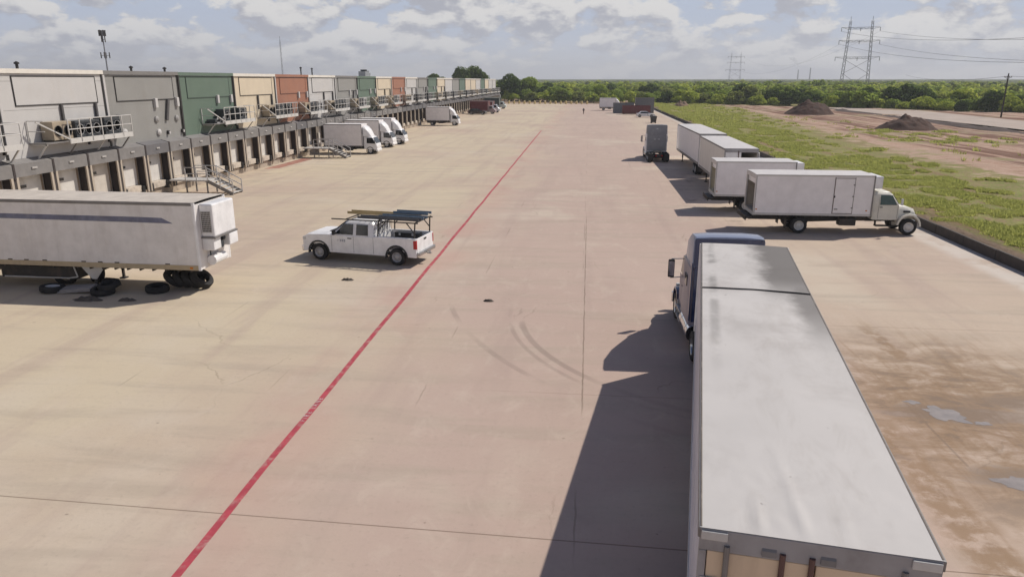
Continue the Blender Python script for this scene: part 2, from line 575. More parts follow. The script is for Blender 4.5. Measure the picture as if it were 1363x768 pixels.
    base = n.mix(n.math('MULTIPLY', arcs, am), base, (0.20, 0.155, 0.13))
    # mud tracked out of the field, right foreground
    ex = n.math('DIVIDE', n.math('SUBTRACT', x, 11.6), 5.4)
    ey = n.math('DIVIDE', n.math('SUBTRACT', y, 19.6), 7.4)
    el = n.math('SQRT', n.math('ADD', n.math('MULTIPLY', ex, ex), n.math('MULTIPLY', ey, ey)))
    mudz = n.ramp(el, 0.40, 1.25, 1.0, 0.0)
    mt = n.noise(n.vscale(obj, 0.62, 1.15, 1, (3, 3, 0)), 0.80, 8, 0.70, 0.35)
    mud = n.math('MULTIPLY', mudz, n.ramp(mt, 0.34, 0.54))
    mudd = n.math('MULTIPLY', mudz, n.ramp(mt, 0.50, 0.63))
    def halo(cx, cy, rx, ry):
        hx = n.math('DIVIDE', n.math('SUBTRACT', x, cx), rx)
        hy = n.math('DIVIDE', n.math('SUBTRACT', y, cy), ry)
        hd = n.math('SQRT', n.math('ADD', n.math('MULTIPLY', hx, hx), n.math('MULTIPLY', hy, hy)))
        hd = n.math('ADD', hd, n.math('MULTIPLY', n.math('SUBTRACT', mt, 0.5), 2.6))
        return n.ramp(hd, 0.55, 1.0, 1.0, 0.0)
    hal = n.math('MAXIMUM', halo(10.6, 20.05, 2.3, 0.8), halo(10.8, 16.5, 1.8, 0.7))
    hal = n.math('MAXIMUM', hal, halo(13.2, 21.0, 2.4, 0.6))
    mudd = n.math('MAXIMUM', mudd, n.math('MULTIPLY', hal, 0.9))
    # muddy wheel bands running along the trailer
    def band(cx, w, y0, y1):
        bx_ = n.math('SUBTRACT', x, n.math('ADD', cx, n.math('MULTIPLY', n.math('SUBTRACT', mid, 0.5), 0.8)))
        m1 = n.ramp(n.math('ABSOLUTE', bx_), w * 0.3, w, 1.0, 0.0)
        return n.math('MULTIPLY', m1, n.math('MULTIPLY', n.ramp(y, y0, y0 + 2.5), n.ramp(y, y1 - 3, y1, 1.0, 0.0)))
    bands = n.math('MAXIMUM', band(8.3, 0.9, 9.5, 21.5), band(10.9, 0.5, 17.5, 29.0))
    bands = n.math('MAXIMUM', bands, n.math('MULTIPLY', band(7.4, 0.5, 17.0, 27.0), 0.8))
    mud = n.math('MAXIMUM', mud, n.math('MULTIPLY', bands, n.ramp(n.noise(obj, 1.7, 6, 0.7), 0.34, 0.56)))
    seamx = n.math('MULTIPLY', n.ramp(n.math('ABSOLUTE', n.math('SUBTRACT', x, 9.55)), 0.02, 0.05, 1.0, 0.0), n.math('MULTIPLY', n.ramp(y, 16.4, 16.9), n.ramp(y, 20.3, 20.9, 1.0, 0.0)))
    mudd = n.math('MAXIMUM', mudd, n.math('MULTIPLY', seamx, 0.7))
    tracks = n.math('MULTIPLY', n.ramp(n.noise(n.vscale(obj, 2.6, 0.22, 1, (1, 7, 0)), 1.0, 5, 0.65, 0.35), 0.50, 0.62), n.ramp(el, 0.5, 1.5, 0.8, 0.0))
    base = n.mix(n.math('MULTIPLY', tracks, 0.55), base, (0.30, 0.195, 0.12))
    base = n.mix(n.math('MULTIPLY', mud, 0.80), base, (0.27, 0.175, 0.10))
    base = n.mix(n.math('MULTIPLY', mudd, 0.62), base, (0.135, 0.085, 0.052))
    # darker patches where the trailers stand
    stand_patch = n.math('MULTIPLY', n.math('MULTIPLY', n.ramp(x, 6.5, 9.0), n.ramp(y, 38, 55)),
                 n.math('MULTIPLY', n.ramp(y, 78, 100, 1.0, 0.0), n.ramp(n.noise(obj, 0.35, 5, 0.7), 0.52, 0.68)))
    base = n.mix(n.math('MULTIPLY', stand_patch, 0.55), base, (0.16, 0.12, 0.10))
    oil2 = n.math('MULTIPLY', n.ramp(x, -27, -34), n.ramp(n.noise(obj, 0.5, 5, 0.7), 0.50, 0.70))
    base = n.mix(n.math('MULTIPLY', oil2, 0.45), base, (0.20, 0.16, 0.13))
    spots = n.math('MAXIMUM', n.ramp(n.noise(obj, 0.9, 3, 0.8), 0.72, 0.75), n.ramp(n.noise(n.vscale(obj, 1, 1, 1, (40, 3, 0)), 3.2, 2, 0.6), 0.74, 0.78))
    base = n.mix(n.math('MULTIPLY', spots, 0.5), base, (0.13, 0.10, 0.08))
    base = n.mix(j, base, (0.17, 0.125, 0.09))
    n.put(p.inputs['Base Color'], base)
    n.put(p.inputs['Roughness'], n.math('SUBTRACT', 0.88, n.math('MULTIPLY', mudd, 0.35)))
    p.inputs['Specular IOR Level'].default_value = 0.25
    bn = n.node('ShaderNodeBump')
    bn.inputs['Strength'].default_value = 0.25
    bn.inputs['Distance'].default_value = 0.02
    n.put(bn.inputs['Height'], n.math('ADD', fine, n.math('MULTIPLY', mt, mud)))
    t.links.new(bn.outputs[0], p.inputs['Normal'])
    return m


gm = ground_material()
# the field behind the kerb wall stands level with the wall top; one sheet that reaches the horizon
gx = np.concatenate([[-6500, -2500, -800, -300, -120, -60, -36], [21.0], [21.9], np.arange(24, 150, 3.0), [170, 220, 300, 500, 900, 2500, 6500]])
gy = np.concatenate([[-600, -100, -20], np.arange(0, 330, 4.0), [360, 420, 550, 800, 1500, 3000, 6500]])
GV = []
for yy in gy:
    for xx in gx:
        x2 = xx
        if xx in (21.0, 21.9):
            x2 = wall_x(min(max(yy, 0), 300)) + (0.02 if xx == 21.0 else 0.16)
        z = 0.47 if xx > 21.5 else -0.06
        if 23 < xx < 170 and -1 < yy < 330:
            z += 0.30 * (mnoise.noise(Vector((xx * 0.06, yy * 0.04, 0.3)))) + 0.10 * mnoise.noise(Vector((xx * 0.3, yy * 0.2, 4)))
        if xx <= 21.5 or yy > 300:
            z = -0.06 if yy <= 300 else min(z, 0.0)
        GV.append((x2, yy, z))
nxg, nyg = len(gx), len(gy)
GF = [(j * nxg + i, j * nxg + i + 1, (j + 1) * nxg + i + 1, (j + 1) * nxg + i) for j in range(nyg - 1) for i in range(nxg - 1)]
gme = raw_mesh('ground', GV, GF, gm)
go = bpy.data.objects.new('ground', gme)
COL.objects.link(go)
tag(go, kind='structure')

slab = MB()
ys = [-15, 0, 40, 100, 200, 297]
sv = []
for y in ys:
    sv += [(-36.2, y, 0.0), (wall_x(max(y, 0)) - 0.0, y, 0.0)]
slab.add(sv, [(2 * i, 2 * i + 1, 2 * i + 3, 2 * i + 2) for i in range(len(ys) - 1)])
struct('concrete_yard', slab, slab_material())

# painted fire lane line, slightly wavering, worn
red_line_m = M('worn_red_road_paint', (0.42, 0.055, 0.075), 0.7, var=0.18, scale=3.0, dirt=(0.47, 0.33, 0.28), dirt_amt=0.75, dirt_scale=2.6)
ln = MB()
pts = []
for i in range(200):
    y = 4 + i * 1.0
    x = -7.55 - 0.0085 * y + 0.012 * math.sin(y * 0.7) + 0.02 * mnoise.noise(Vector((y * 0.3, 0, 0)))
    if y > 138:
        break
    w = 0.09
    pts.append((x - w, y, 0.004))
    pts.append((x + w, y, 0.004))
ln.add(pts, [(2 * i, 2 * i + 1, 2 * i + 3, 2 * i + 2) for i in range(len(pts) // 2 - 1)])
struct('red_line_marking', ln, red_line_m)

# red painted ground by the dock stairs
rp = MB()
rp.add([(-34.3, 74.5, 0.004), (-33.0, 75.6, 0.004), (-32.8, 85.0, 0.004), (-34.3, 85.5, 0.004)], [(0, 1, 2, 3)])
struct('red_ground_marking', rp, M('faded_red_ground_paint', (0.36, 0.16, 0.12), 0.8, var=0.2, scale=0.8, dirt=(0.45, 0.36, 0.28), dirt_amt=0.7))


def stencil_text(txt, size, loc, rot, mat, name):
    """letters as a flat mesh"""
    cu = bpy.data.curves.new(name + '_c', 'FONT')
    cu.body = txt
    cu.size = size
    cu.space_character = 1.7
    cu.align_x = 'CENTER'
    cu.align_y = 'CENTER'
    to = bpy.data.objects.new(name + '_c', cu)
    COL.objects.link(to)
    dg = bpy.context.evaluated_depsgraph_get()
    me = bpy.data.meshes.new_from_object(to.evaluated_get(dg))
    me.name = name
    bpy.data.objects.remove(to)
    bpy.data.curves.remove(cu)
    me.materials.clear()
    me.materials.append(mat)
    o = bpy.data.objects.new(name, me)
    COL.objects.link(o)
    o.location = loc
    o.rotation_euler = rot
    return o


paint_white = M('worn_white_stencil_paint', (0.62, 0.52, 0.50), 0.8, var=0.1, dirt=(0.42, 0.15, 0.15), dirt_amt=0.8, dirt_scale=3.5)
tag(stencil_text('FIRE LANE', 0.21, (-7.71, 18.45, 0.008), (0, 0, R(90.3)), paint_white, 'lane_lettering'), kind='structure')

# puddles in the mud
water = M('muddy_puddle_water', (0.30, 0.26, 0.23), 0.14, var=0.15, spec=0.7)
for (cx, cy, ax, ay, sd) in ((10.3, 20.0, 0.52, 0.50, 1), (10.4, 16.3, 0.50, 0.30, 2), (9.75, 20.75, 0.22, 0.13, 3), (11.1, 19.5, 0.22, 0.10, 4)):
    pm = MB()
    vs = []
    for i in range(70):
        t = 2 * math.pi * i / 70
        r = 1 + 0.65 * mnoise.noise(Vector((math.cos(t) * 1.9, math.sin(t) * 1.9, sd * 3.3))) + 0.14 * mnoise.noise(Vector((math.cos(t) * 6, math.sin(t) * 6, sd)))
        vs.append((cx + ax * r * math.cos(t) - 0.25 * ay * r * math.sin(t), cy + ay * r * math.sin(t), 0.004))
    pm.add(vs, [tuple(range(70))])
    struct('puddle', pm, water)

# pale haul road across the field
hr = MB()
hv = []
for i in range(48):
    y = 40 + i * 4.4
    z = 0.62
    w = 0.6 * mnoise.noise(Vector((y * 0.05, 2, 0)))
    hv += [(77.5 + w - 0.02 * (y - 100), y, z), (92 + w + 0.02 * (y - 100), y, z)]
hr.add(hv, [(2 * i, 2 * i + 1, 2 * i + 3, 2 * i + 2) for i in range(47)])
struct('gravel_road', hr, M('pale_gravel', (0.42, 0.345, 0.29), 0.95, var=0.15, scale=0.2, dirt=(0.36, 0.27, 0.2), dirt_amt=0.4, dirt_scale=0.25, bump=0.4, bscale=3))

# ------------------------------------------------------------------ kerb retaining wall
wall_m = M('dark_weathered_panel', (0.060, 0.050, 0.045), 0.85, var=0.25, scale=1.5, dirt=(0.14, 0.11, 0.09), dirt_amt=0.4, bump=0.2)
kw = empty('retaining_wall', (wall_x(0), 0, 0), 0, 'low dark panel wall holding back the grass along the edge of the yard', 'retaining wall')
for i in range(86):
    y0, y1 = 2 + i * 3.42, 2 + (i + 1) * 3.42
    xa, xb = wall_x(y0) - wall_x(0), wall_x(y1) - wall_x(0)
    w = MB()
    dz = 0.025 * mnoise.noise(Vector((i * 1.7, 0, 0)))
    dx = 0.03 * mnoise.noise(Vector((i * 2.3, 5, 0)))
    h = 0.56 + dz
    g = 0.03
    w.add([(xa + dx, y0 + g, -0.02), (xb + dx, y1 - g, -0.02), (xb + dx + 0.13, y1 - g, -0.02), (xa + dx + 0.13, y0 + g, -0.02),
           (xa + dx, y0 + g, h), (xb + dx, y1 - g, h + 0.01), (xb + dx + 0.13, y1 - g, h + 0.01), (xa + dx + 0.13, y0 + g, h)],
          [(3, 2, 1, 0), (4, 5, 6, 7), (0, 1, 5, 4), (1, 2, 6, 5), (2, 3, 7, 6), (3, 0, 4, 7)])
    w.build('panel', wall_m, kw)

# ------------------------------------------------------------------ warehouse
WX = -35.2        # wall face
SX = -34.45       # front of the dock shelters
BP = 10.0         # bay pitch
E0 = 51.35        # bay edge near the camera
NB0 = -4
NBAYS = 28


def bay_edges(i):
    return E0 + BP * (i - 1), E0 + BP * i      # bay 0 = white bay ending at 51.8


def bay_colour(i):
    if i < 0:
        return 'white'
    if i < 14:
        return ['white', 'grey', 'green', 'beige', 'red'][i % 5]
    return ['white', 'grey', 'green', 'beige', 'beige', 'white', 'green', 'beige', 'white', 'white'][(i - 14) % 10]


def roof_z(y):
    return 9.80 - 0.0020 * max(0, min(y, 290) - 45)


PAN = dict(
    white=M('white_wall_panel', (0.52, 0.505, 0.49), 0.6, var=0.04, scale=0.8, dirt=(0.45, 0.40, 0.35), dirt_amt=0.18, streak=True),
    grey=M('grey_wall_panel', (0.27, 0.265, 0.25), 0.6, var=0.05, scale=0.8, dirt=(0.23, 0.21, 0.19), dirt_amt=0.25, streak=True),
    green=M('green_wall_panel', (0.115, 0.165, 0.125), 0.6, var=0.06, scale=0.8, dirt=(0.17, 0.20, 0.17), dirt_amt=0.25, streak=True),
    beige=M('beige_wall_panel', (0.62, 0.53, 0.40), 0.6, var=0.04, scale=0.8, dirt=(0.5, 0.42, 0.32), dirt_amt=0.2, streak=True),
    red=M('brick_red_wall_panel', (0.33, 0.150, 0.095), 0.6, var=0.06, scale=0.8, dirt=(0.36, 0.20, 0.14), dirt_amt=0.25, streak=True))
SEQ = ['white', 'grey', 'green', 'beige', 'red']
SEQ_N = {}
joint_dark = M('dark_wall_joint', (0.030, 0.028, 0.026), 0.7)
cap_white = M('white_roof_cap', (0.72, 0.68, 0.61), 0.5, var=0.05)
cap_grey = M('grey_roof_cap', (0.20, 0.19, 0.18), 0.5, var=0.05)
foundation_m = M('dock_foundation_concrete', (0.42, 0.35, 0.28), 0.85, var=0.15, dirt=(0.13, 0.10, 0.08), dirt_amt=0.6)
pad_tan = M('tan_shelter_curtain', (0.45, 0.385, 0.31), 0.8, var=0.08, dirt=(0.22, 0.16, 0.11), dirt_amt=0.35, streak=True, dirt_scale=2)
pad_dark = M('shelter_edge_and_shade', (0.050, 0.040, 0.038), 0.85, var=0.15)  # black curtain edges, and the shade inside the shelters put into the colour
hood_grey = M('grey_shelter_hood', (0.20, 0.19, 0.185), 0.75, var=0.12, dirt=(0.28, 0.26, 0.24), dirt_amt=0.35)
hood_dark = M('charcoal_shelter_hood', (0.14, 0.135, 0.14), 0.75, var=0.12, dirt=(0.17, 0.16, 0.15), dirt_amt=0.35)
door_m = M('white_dock_door', (0.64, 0.61, 0.57), 0.55, var=0.05, dirt=(0.3, 0.24, 0.18), dirt_amt=0.3, streak=True)
door_b = M('cream_dock_door', (0.56, 0.51, 0.45), 0.6, var=0.06, dirt=(0.3, 0.22, 0.16), dirt_amt=0.35, streak=True)
lev_m = M('pale_dock_leveller', (0.56, 0.49, 0.41), 0.7, var=0.1, dirt=(0.15, 0.12, 0.1), dirt_amt=0.4)

wh = empty('warehouse', (WX, 30, 0), 0, 'long warehouse of white, grey, green, beige and brick red bays with loading docks', 'warehouse')
WO = Vector((WX, 30, 0))


def L(x, y, z):
    return (x - WO.x, y - WO.y, z - WO.z)


def wbox(mb, x0, x1, y0, y1, z0, z1, mi=0):
    return mb.box(x0 - WO.x, x1 - WO.x, y0 - WO.y, y1 - WO.y, z0, z1, mi)


# roof deck and the plain outer shell behind the coloured bays
rf = MB()
ya, yb = bay_edges(NB0)[0], bay_edges(NB0 + NBAYS - 1)[1]
rz0, rz1 = roof_z(ya) - 0.35, roof_z(yb) - 0.35
rf.add([L(-110, ya, rz0), L(WX - 0.4, ya, rz0), L(WX - 0.4, yb, rz1), L(-110, yb, rz1)], [(0, 1, 2, 3)])
rf.build('roof', M('white_roof_membrane', (0.6, 0.58, 0.55), 0.8), wh)
sh = MB()
wbox(sh, -110, WX - 0.35, yb - 0.3, yb - 0.02, 0, rz1 + 0.2)
wbox(sh, -110, WX - 0.35, ya + 0.02, ya + 0.3, 0, rz0 + 0.2)
sh.build('end_wall', PAN['white'], wh)
for bi in range(NB0, NB0 + NBAYS):
    y0, y1 = bay_edges(bi)
    cname = SEQ[bi % 5] if bi >= 0 else 'white'
    if bi >= 14:
        cname = ['white', 'grey', 'green', 'beige', 'beige', 'white', 'green', 'beige', 'white', 'white'][(bi - 14) % 10]
    m = PAN[cname]
    zt = roof_z(y0)
    w = MB()
    wbox(w, WX - 0.3, WX, y0 + 0.06, y1 - 0.06, 0.0, zt - 0.28)
    # faint horizontal panel seam
    wo = w.build('wall', m, wh)
    wo['label'] = {'white': 'white', 'grey': 'dark grey', 'green': 'dull green', 'beige': 'beige', 'red': 'brick red'}[cname] + ' wall bay'
    for zs in (7.32, 9.05):
        seam = MB()
        wbox(seam, WX - 0.01, WX + 0.006, y0 + 0.06, y1 - 0.06, zs, zs + 0.022)
        seam.build('panel_seam', m if cname != 'white' else PAN['grey'], wh)
    cap = MB()
    wbox(cap, WX - 0.4, WX + 0.14, y0, y1, zt - 0.27, zt)
    cap.build('roof_cap', cap_white if cname in ('white', 'beige') else (cap_grey if cname == 'grey' else m), wh)
    # joint and pilaster at the far edge of the bay
    j = MB()
    wbox(j, WX - 0.2, WX + 0.03, y1 - 0.20, y1 - 0.06, 3.6, zt - 0.28)
    j.build('wall_joint', joint_dark, wh)
    pl = MB()
    wbox(pl, WX, WX + 0.10, y1 - 0.055, y1 + 0.16, 3.6, zt - 0.28)
    pl.build('corner_trim', PAN['white'] if cname in ('white', 'beige', 'red') else joint_dark, wh)
    # raised upper panel in a dark gasket
    if bi < 14:
        fr = MB()
        pa, pb, za, zb = y0 + 1.35, y1 - 0.95, 7.62, 9.32
        t = 0.07
        wbox(fr, WX, WX + 0.05, pa, pb, zb, zb + t)
        wbox(fr, WX, WX + 0.05, pa, pb, za - t, za)
        wbox(fr, WX, WX + 0.05, pa - t, pa, za - t, zb + t)
        wbox(fr, WX, WX + 0.05, pb, pb + t, za - t, zb + t)
        fr.build('panel_gasket', joint_dark if cname in ('white', 'beige', 'grey') else (M('dark_green_joint', (0.05, 0.075, 0.06), 0.6) if cname == 'green' else M('dark_red_joint', (0.14, 0.06, 0.04), 0.6)), wh)
        up = MB()
        wbox(up, WX, WX + 0.035, pa, pb, za, zb)
        up.build('upper_panel', m, wh)
    # small fittings on the walls: lights, vents, pipes
    if bi < 14:
        if cname in ('white', 'beige'):
            for (yp, zp) in ((y0 + 5.2, 6.1), (y1 - 1.3, 6.4)):
                pp = MB()
                pp.bar(L(WX + 0.10, yp, 7.55), L(WX + 0.10, yp, zp), 0.16)
                pp.build('pipe', M('dark_grey_pipe', (0.09, 0.085, 0.085), 0.6), wh)
        else:
            for k, (dy, z) in enumerate(((6.3, 7.0), (9.0, 7.0)) if cname != 'grey' else ((6.0, 6.95), (9.2, 6.95))):
                f = MB()
                wbox(f, WX, WX + 0.22, y0 + dy, y0 + dy + 0.36, z, z + 0.75)
                f.build('vent_pipe', PAN['white'], wh, bevel=0.03)
            if cname == 'grey':
                f = MB()
                f.bar(L(WX + 0.12, y0 + 8.0, 7.55), L(WX + 0.12, y0 + 7.5, 5.9), 0.28, 0.14)
                f.build('pipe', M('dark_grey_pipe', (0.09, 0.085, 0.085), 0.6), wh)
                for dy, z in ((1.7, 5.3), (6.2, 5.0), (6.1, 6.05), (9.1, 6.0)):
                    f = MB()
                    f.lathe([(0.02, 0.0), (0.26, 0.0), (0.26, 0.12), (0.10, 0.2), (0.01, 0.2)], L(WX, y0 + dy, z), 'x', 12)
                    f.build('wall_fan', M('light_fan_grey', (0.30, 0.29, 0.28), 0.6) if z > 5.5 else PAN['white'], wh)
        for dy in (7.4, 9.6):
            f = MB()
            wbox(f, WX, WX + 0.16, y0 + dy, y0 + dy + 0.22, 4.75, 5.05, 0)
            fo = f.build('wall_light', joint_dark, wh)
            f = MB()
            wbox(f, WX + 0.16, WX + 0.24, y0 + dy + 0.04, y0 + dy + 0.2, 4.78, 4.98)
            f.build('lamp_glass', PAN['white'], fo)

# ---- loading docks
DK0, DKP = 40.64, 3.392


def dock_parts(full):
    """builders of one dock bay, local y from 0 to DKP"""
    P = []
    d = SX - WX
    hood = MB()
    # shelter hood: front curtain with a sloping top
    hood.box(0.02, d + 0.03, -0.06, 0.11, 3.30, 4.24, 1)
    hood.prism([(0.0, 4.42), (d, 4.20), (d, 3.42), (d - 0.07, 3.42), (d - 0.07, 4.10), (0.0, 4.32)], 0.12, DKP - 0.07)
    P.append(('hood', hood, None))
    pads = []
    for (a, c) in ((0.12, 0.30), (DKP - 0.30, DKP - 0.12)):
        p = MB()
        p.box(d - 0.10, d, a, c, 0.62, 3.42, 0)
        p.box(d - 0.14, d - 0.02, *((0.0, 0.12) if a < 1 else (DKP - 0.12, DKP)), 0.62, 3.42, 1)
        oy = (a, a + 0.05) if a < 1 else (c - 0.05, c)
        p.box(0.02, d - 0.10, oy[0], oy[1], 0.95, 4.2, 1)
        pads.append(p)
    door = MB()
    door.box(0.0, 0.05, 0.46, DKP - 0.46, 1.22, 3.75)
    for z in (1.85, 2.48, 3.11):
        door.box(0.05, 0.062, 0.46, DKP - 0.46, z, z + 0.02)
    win = MB()
    win.box(0.052, 0.075, 1.15, 1.62, 2.62, 2.80)
    frame = MB()
    for (a, c) in ((0.36, 0.46), (DKP - 0.46, DKP - 0.36)):
        frame.box(0.0, 0.12, a, c, 1.2, 3.75)
    lev = MB()
    lev.box(0.0, d - 0.25, 0.75, DKP - 0.75, 0.72, 1.20, 0)
    bmp = MB()
    for a in (0.42, DKP - 0.74):
        bmp.box(d - 0.6, d - 0.12, a, a + 0.28, 0.55, 1.15, 0)
    lamp = MB()
    lamp.box(d, d + 0.07, DKP / 2 - 0.22, DKP / 2 + 0.22, 3.82, 3.93)
    return hood, pads, door, win, frame, lev, bmp, lamp


hood, pads, door, win, frame, lev, bmp, lamp = dock_parts(True)
me_hood = [hood.mesh('hood', [hood_grey, pad_dark]), hood.mesh('hood', [hood_dark, pad_dark])]
me_pads = [p.mesh('side_curtain', [pad_tan, pad_dark]) for p in pads]
me_door = [door.mesh('dock_door', door_m), door.mesh('dock_door', door_b)]
me_win = win.mesh('door_window', glass)
me_frame = []
for (a, c) in ((0.36, 0.46), (DKP - 0.46, DKP - 0.36)):
    q = MB()
    q.box(0.0, 0.12, a, c, 1.2, 3.75)
    me_frame.append(q.mesh('door_frame', M('brown_door_frame', (0.26, 0.2, 0.15), 0.7)))
me_bmp = []
for a in (0.42, DKP - 0.74):
    q = MB()
    q.box(SX - WX - 0.6, SX - WX - 0.12, a, a + 0.28, 0.55, 1.15, 0)
    me_bmp.append(q.mesh('dock_bumper', black_trim))
me_lev = lev.mesh('dock_leveller', lev_m)
me_lamp = lamp.mesh('dock_lamp', M('dull_lamp_cover', (0.42, 0.40, 0.38), 0.5))
far_dock = MB()
fd = [hood, pads[0], pads[1], door, frame, lev]
for k, src in enumerate(fd):
    n0 = len(far_dock.v)
    far_dock.add(src.v, src.f, 0)
    far_dock.m[-len(src.f):] = [[0 if q == 0 else 2 for q in src.m], [1 + q for q in src.m], [1 + q for q in src.m], [3] * len(src.f), [4] * len(src.f), [5] * len(src.f)][k]
me_far = far_dock.mesh('dock_shelter', [hood_dark, pad_tan, pad_dark, door_m, MATS['brown_door_frame'], lev_m])


def lnk(name, me, parent, loc):
    o = bpy.data.objects.new(name, me)
    COL.objects.link(o)
    o.parent = parent
    o.location = loc
    return o


for k in range(-8, 73):
    y = DK0 + DKP * k
    if k < 28:
        e = bpy.data.objects.new('dock_shelter', me_hood[1 if (k % 9) == 4 else 0])
        COL.objects.link(e)
        e.parent = wh
        e.location = L(WX, y, 0)
        lnk('side_curtain', me_pads[0], e, (0, 0, 0))
        lnk('side_curtain', me_pads[1], e, (0, 0, 0))
        lnk('dock_lamp', me_lamp, e, (0, 0, 0))
        dd = lnk('dock_door', me_door[1 if (k % 7) in (2, 5, 6) else 0], wh, L(WX, y, 0))
        lnk('door_window', me_win, dd, (0, 0, 0))
        for mf_ in me_frame:
            lnk('door_frame', mf_, dd, (0, 0, 0))
        lv = lnk('dock_leveller', me_lev, wh, L(WX, y, 0))
        for mb_ in me_bmp:
            lnk('bumper', mb_, lv, (0, 0, 0))
    else:
        lnk('dock_shelter', me_far, wh, L(WX, y, 0))
# foundation under the doors
fd = MB()
wbox(fd, WX, WX + 0.28, 5, 286, -0.02, 0.71)
fd.build('foundation', foundation_m, wh)
# dark recessed end bay
eb = MB()
wbox(eb, WX + 0.01, WX + 0.6, 288.0, 291.8, 0, 3.6)
eb.build('end_bay', M('dim_steel_wall', (0.24, 0.25, 0.26), 0.6), wh)

# ---- refrigeration platforms bracketed to the wall, and the units standing on them
BAYNAME = {'white': 'white', 'grey': 'dark grey', 'green': 'green', 'beige': 'beige', 'red': 'brick red'}
unit_dark = M('dark_condenser_coil', (0.045, 0.050, 0.055), 0.6, var=0.3, scale=8)
unit_tan = M('tan_unit_casing', (0.36, 0.30, 0.22), 0.6, var=0.08, dirt=(0.2, 0.16, 0.12), dirt_amt=0.3)
unit_grey = M('grey_unit_casing', (0.40, 0.40, 0.40), 0.5, var=0.08, dirt=(0.2, 0.17, 0.14), dirt_amt=0.3)
shadow_board = M('grey_soffit_board', (0.42, 0.39, 0.36), 0.7, var=0.06)
SPANS = [(36.6, 41.2), (43.2, 52.2), (64.6, 73.0), (76.2, 84.4), (86.6, 94.4), (95.6, 103.6), (106.4, 113.6), (116.8, 124.2),
         (126.6, 134.0)] + [(136.6 + 10.1 * i, 144.2 + 10.1 * i) for i in range(15)]
PZ = 5.28
PX0, PX1 = WX + 0.03, -33.95


def platform(y0, y1, i, name_of):
    n = y1 - y0
    t = empty('steel_platform', (PX0, y0, PZ), 0, name_of, 'platform', 'refrigeration platforms along the warehouse wall')
    D = PX1 - PX0
    dz = -0.004 * max(0, y0 - 60) * 0.5
    t.location.z += dz
    fl = MB()
    fl.box(0, D - 0.06, 0, n, -0.08, 0)
    fl.build('deck', grey_steel, t)
    fa = MB()
    o_ = 0.0 if i == 0 or i > 8 else 0.24 * n
    fa.box(D - 0.055, D, o_, n, -0.20, 0.14)
    fa.build('kick_plate', white_steel, t)
    np_ = max(3, int(n / 1.35))
    rl = MB()
    for z in (0.72, 1.36):
        rl.tube((D - 0.03, o_, z), (D - 0.03, n, z), 0.035, 6)
        rl.tube((0.05, 0, z), (D - 0.03, 0, z), 0.03, 6)
        rl.tube((0.05, n, z), (D - 0.03, n, z), 0.03, 6)
    for k in range(np_ + 1):
        y = o_ + (n - o_) * k / np_
        rl.bar((D - 0.03, y, -0.15), (D - 0.03, y, 1.38), 0.06)
    if o_:
        rl.bar((D - 0.03, o_, 0.1), (D * 0.5, 0.05, 1.3), 0.09)
        rl.bar((0.05, 0.02, 0), (0.05, 0.02, 1.38), 0.06)
    rl.build('railing', white_steel, t)
    for k in range(max(2, int(n / 3.0)) + 1):
        y = 0.15 + (n - 0.3) * k / max(2, int(n / 3.0))
        br = MB()
        br.bar((D - 0.15, y, -0.1), (0.02, y, -1.35), 0.08)
        br.bar((D - 0.1, y, -0.12), (0.0, y, -0.12), 0.08)
        br.build('brace', white_steel if k % 2 == 0 else grey_steel, t)
    return t


def fan_unit(loc, wy, hh, kind, label):
    u = empty('refrigeration_unit', loc, 0, label, 'refrigeration unit', 'refrigeration units on the wall platforms')
    dx = 0.85
    c = MB()
    c.box(0, dx, 0, wy, 0.08, hh)
    c.build('casing', {'tan': unit_tan, 'grey': unit_grey, 'dark': unit_dark}[kind], u, bevel=0.025)
    g = MB()
    nn = max(1, int(wy / 0.8))
    for k in range(nn):
        cy = wy * (k + 0.5) / nn
        g.lathe([(0.02, 0.0), (min(0.33, wy / nn * 0.42), 0.0), (min(0.36, wy / nn * 0.46), 0.05), (min(0.33, wy / nn * 0.42), 0.05)], (dx, cy, 0.08 + (hh - 0.08) * 0.5), 'x', 14)
    g.build('fan', unit_dark if kind != 'dark' else unit_grey, u)
    fr = MB()
    for y in (0.03, wy - 0.09):
        for x in (0.05, dx - 0.11):
            fr.box(x, x + 0.06, y, y + 0.06, 0.0, 0.08)
    fr.build('foot', dark_steel, u)
    return u


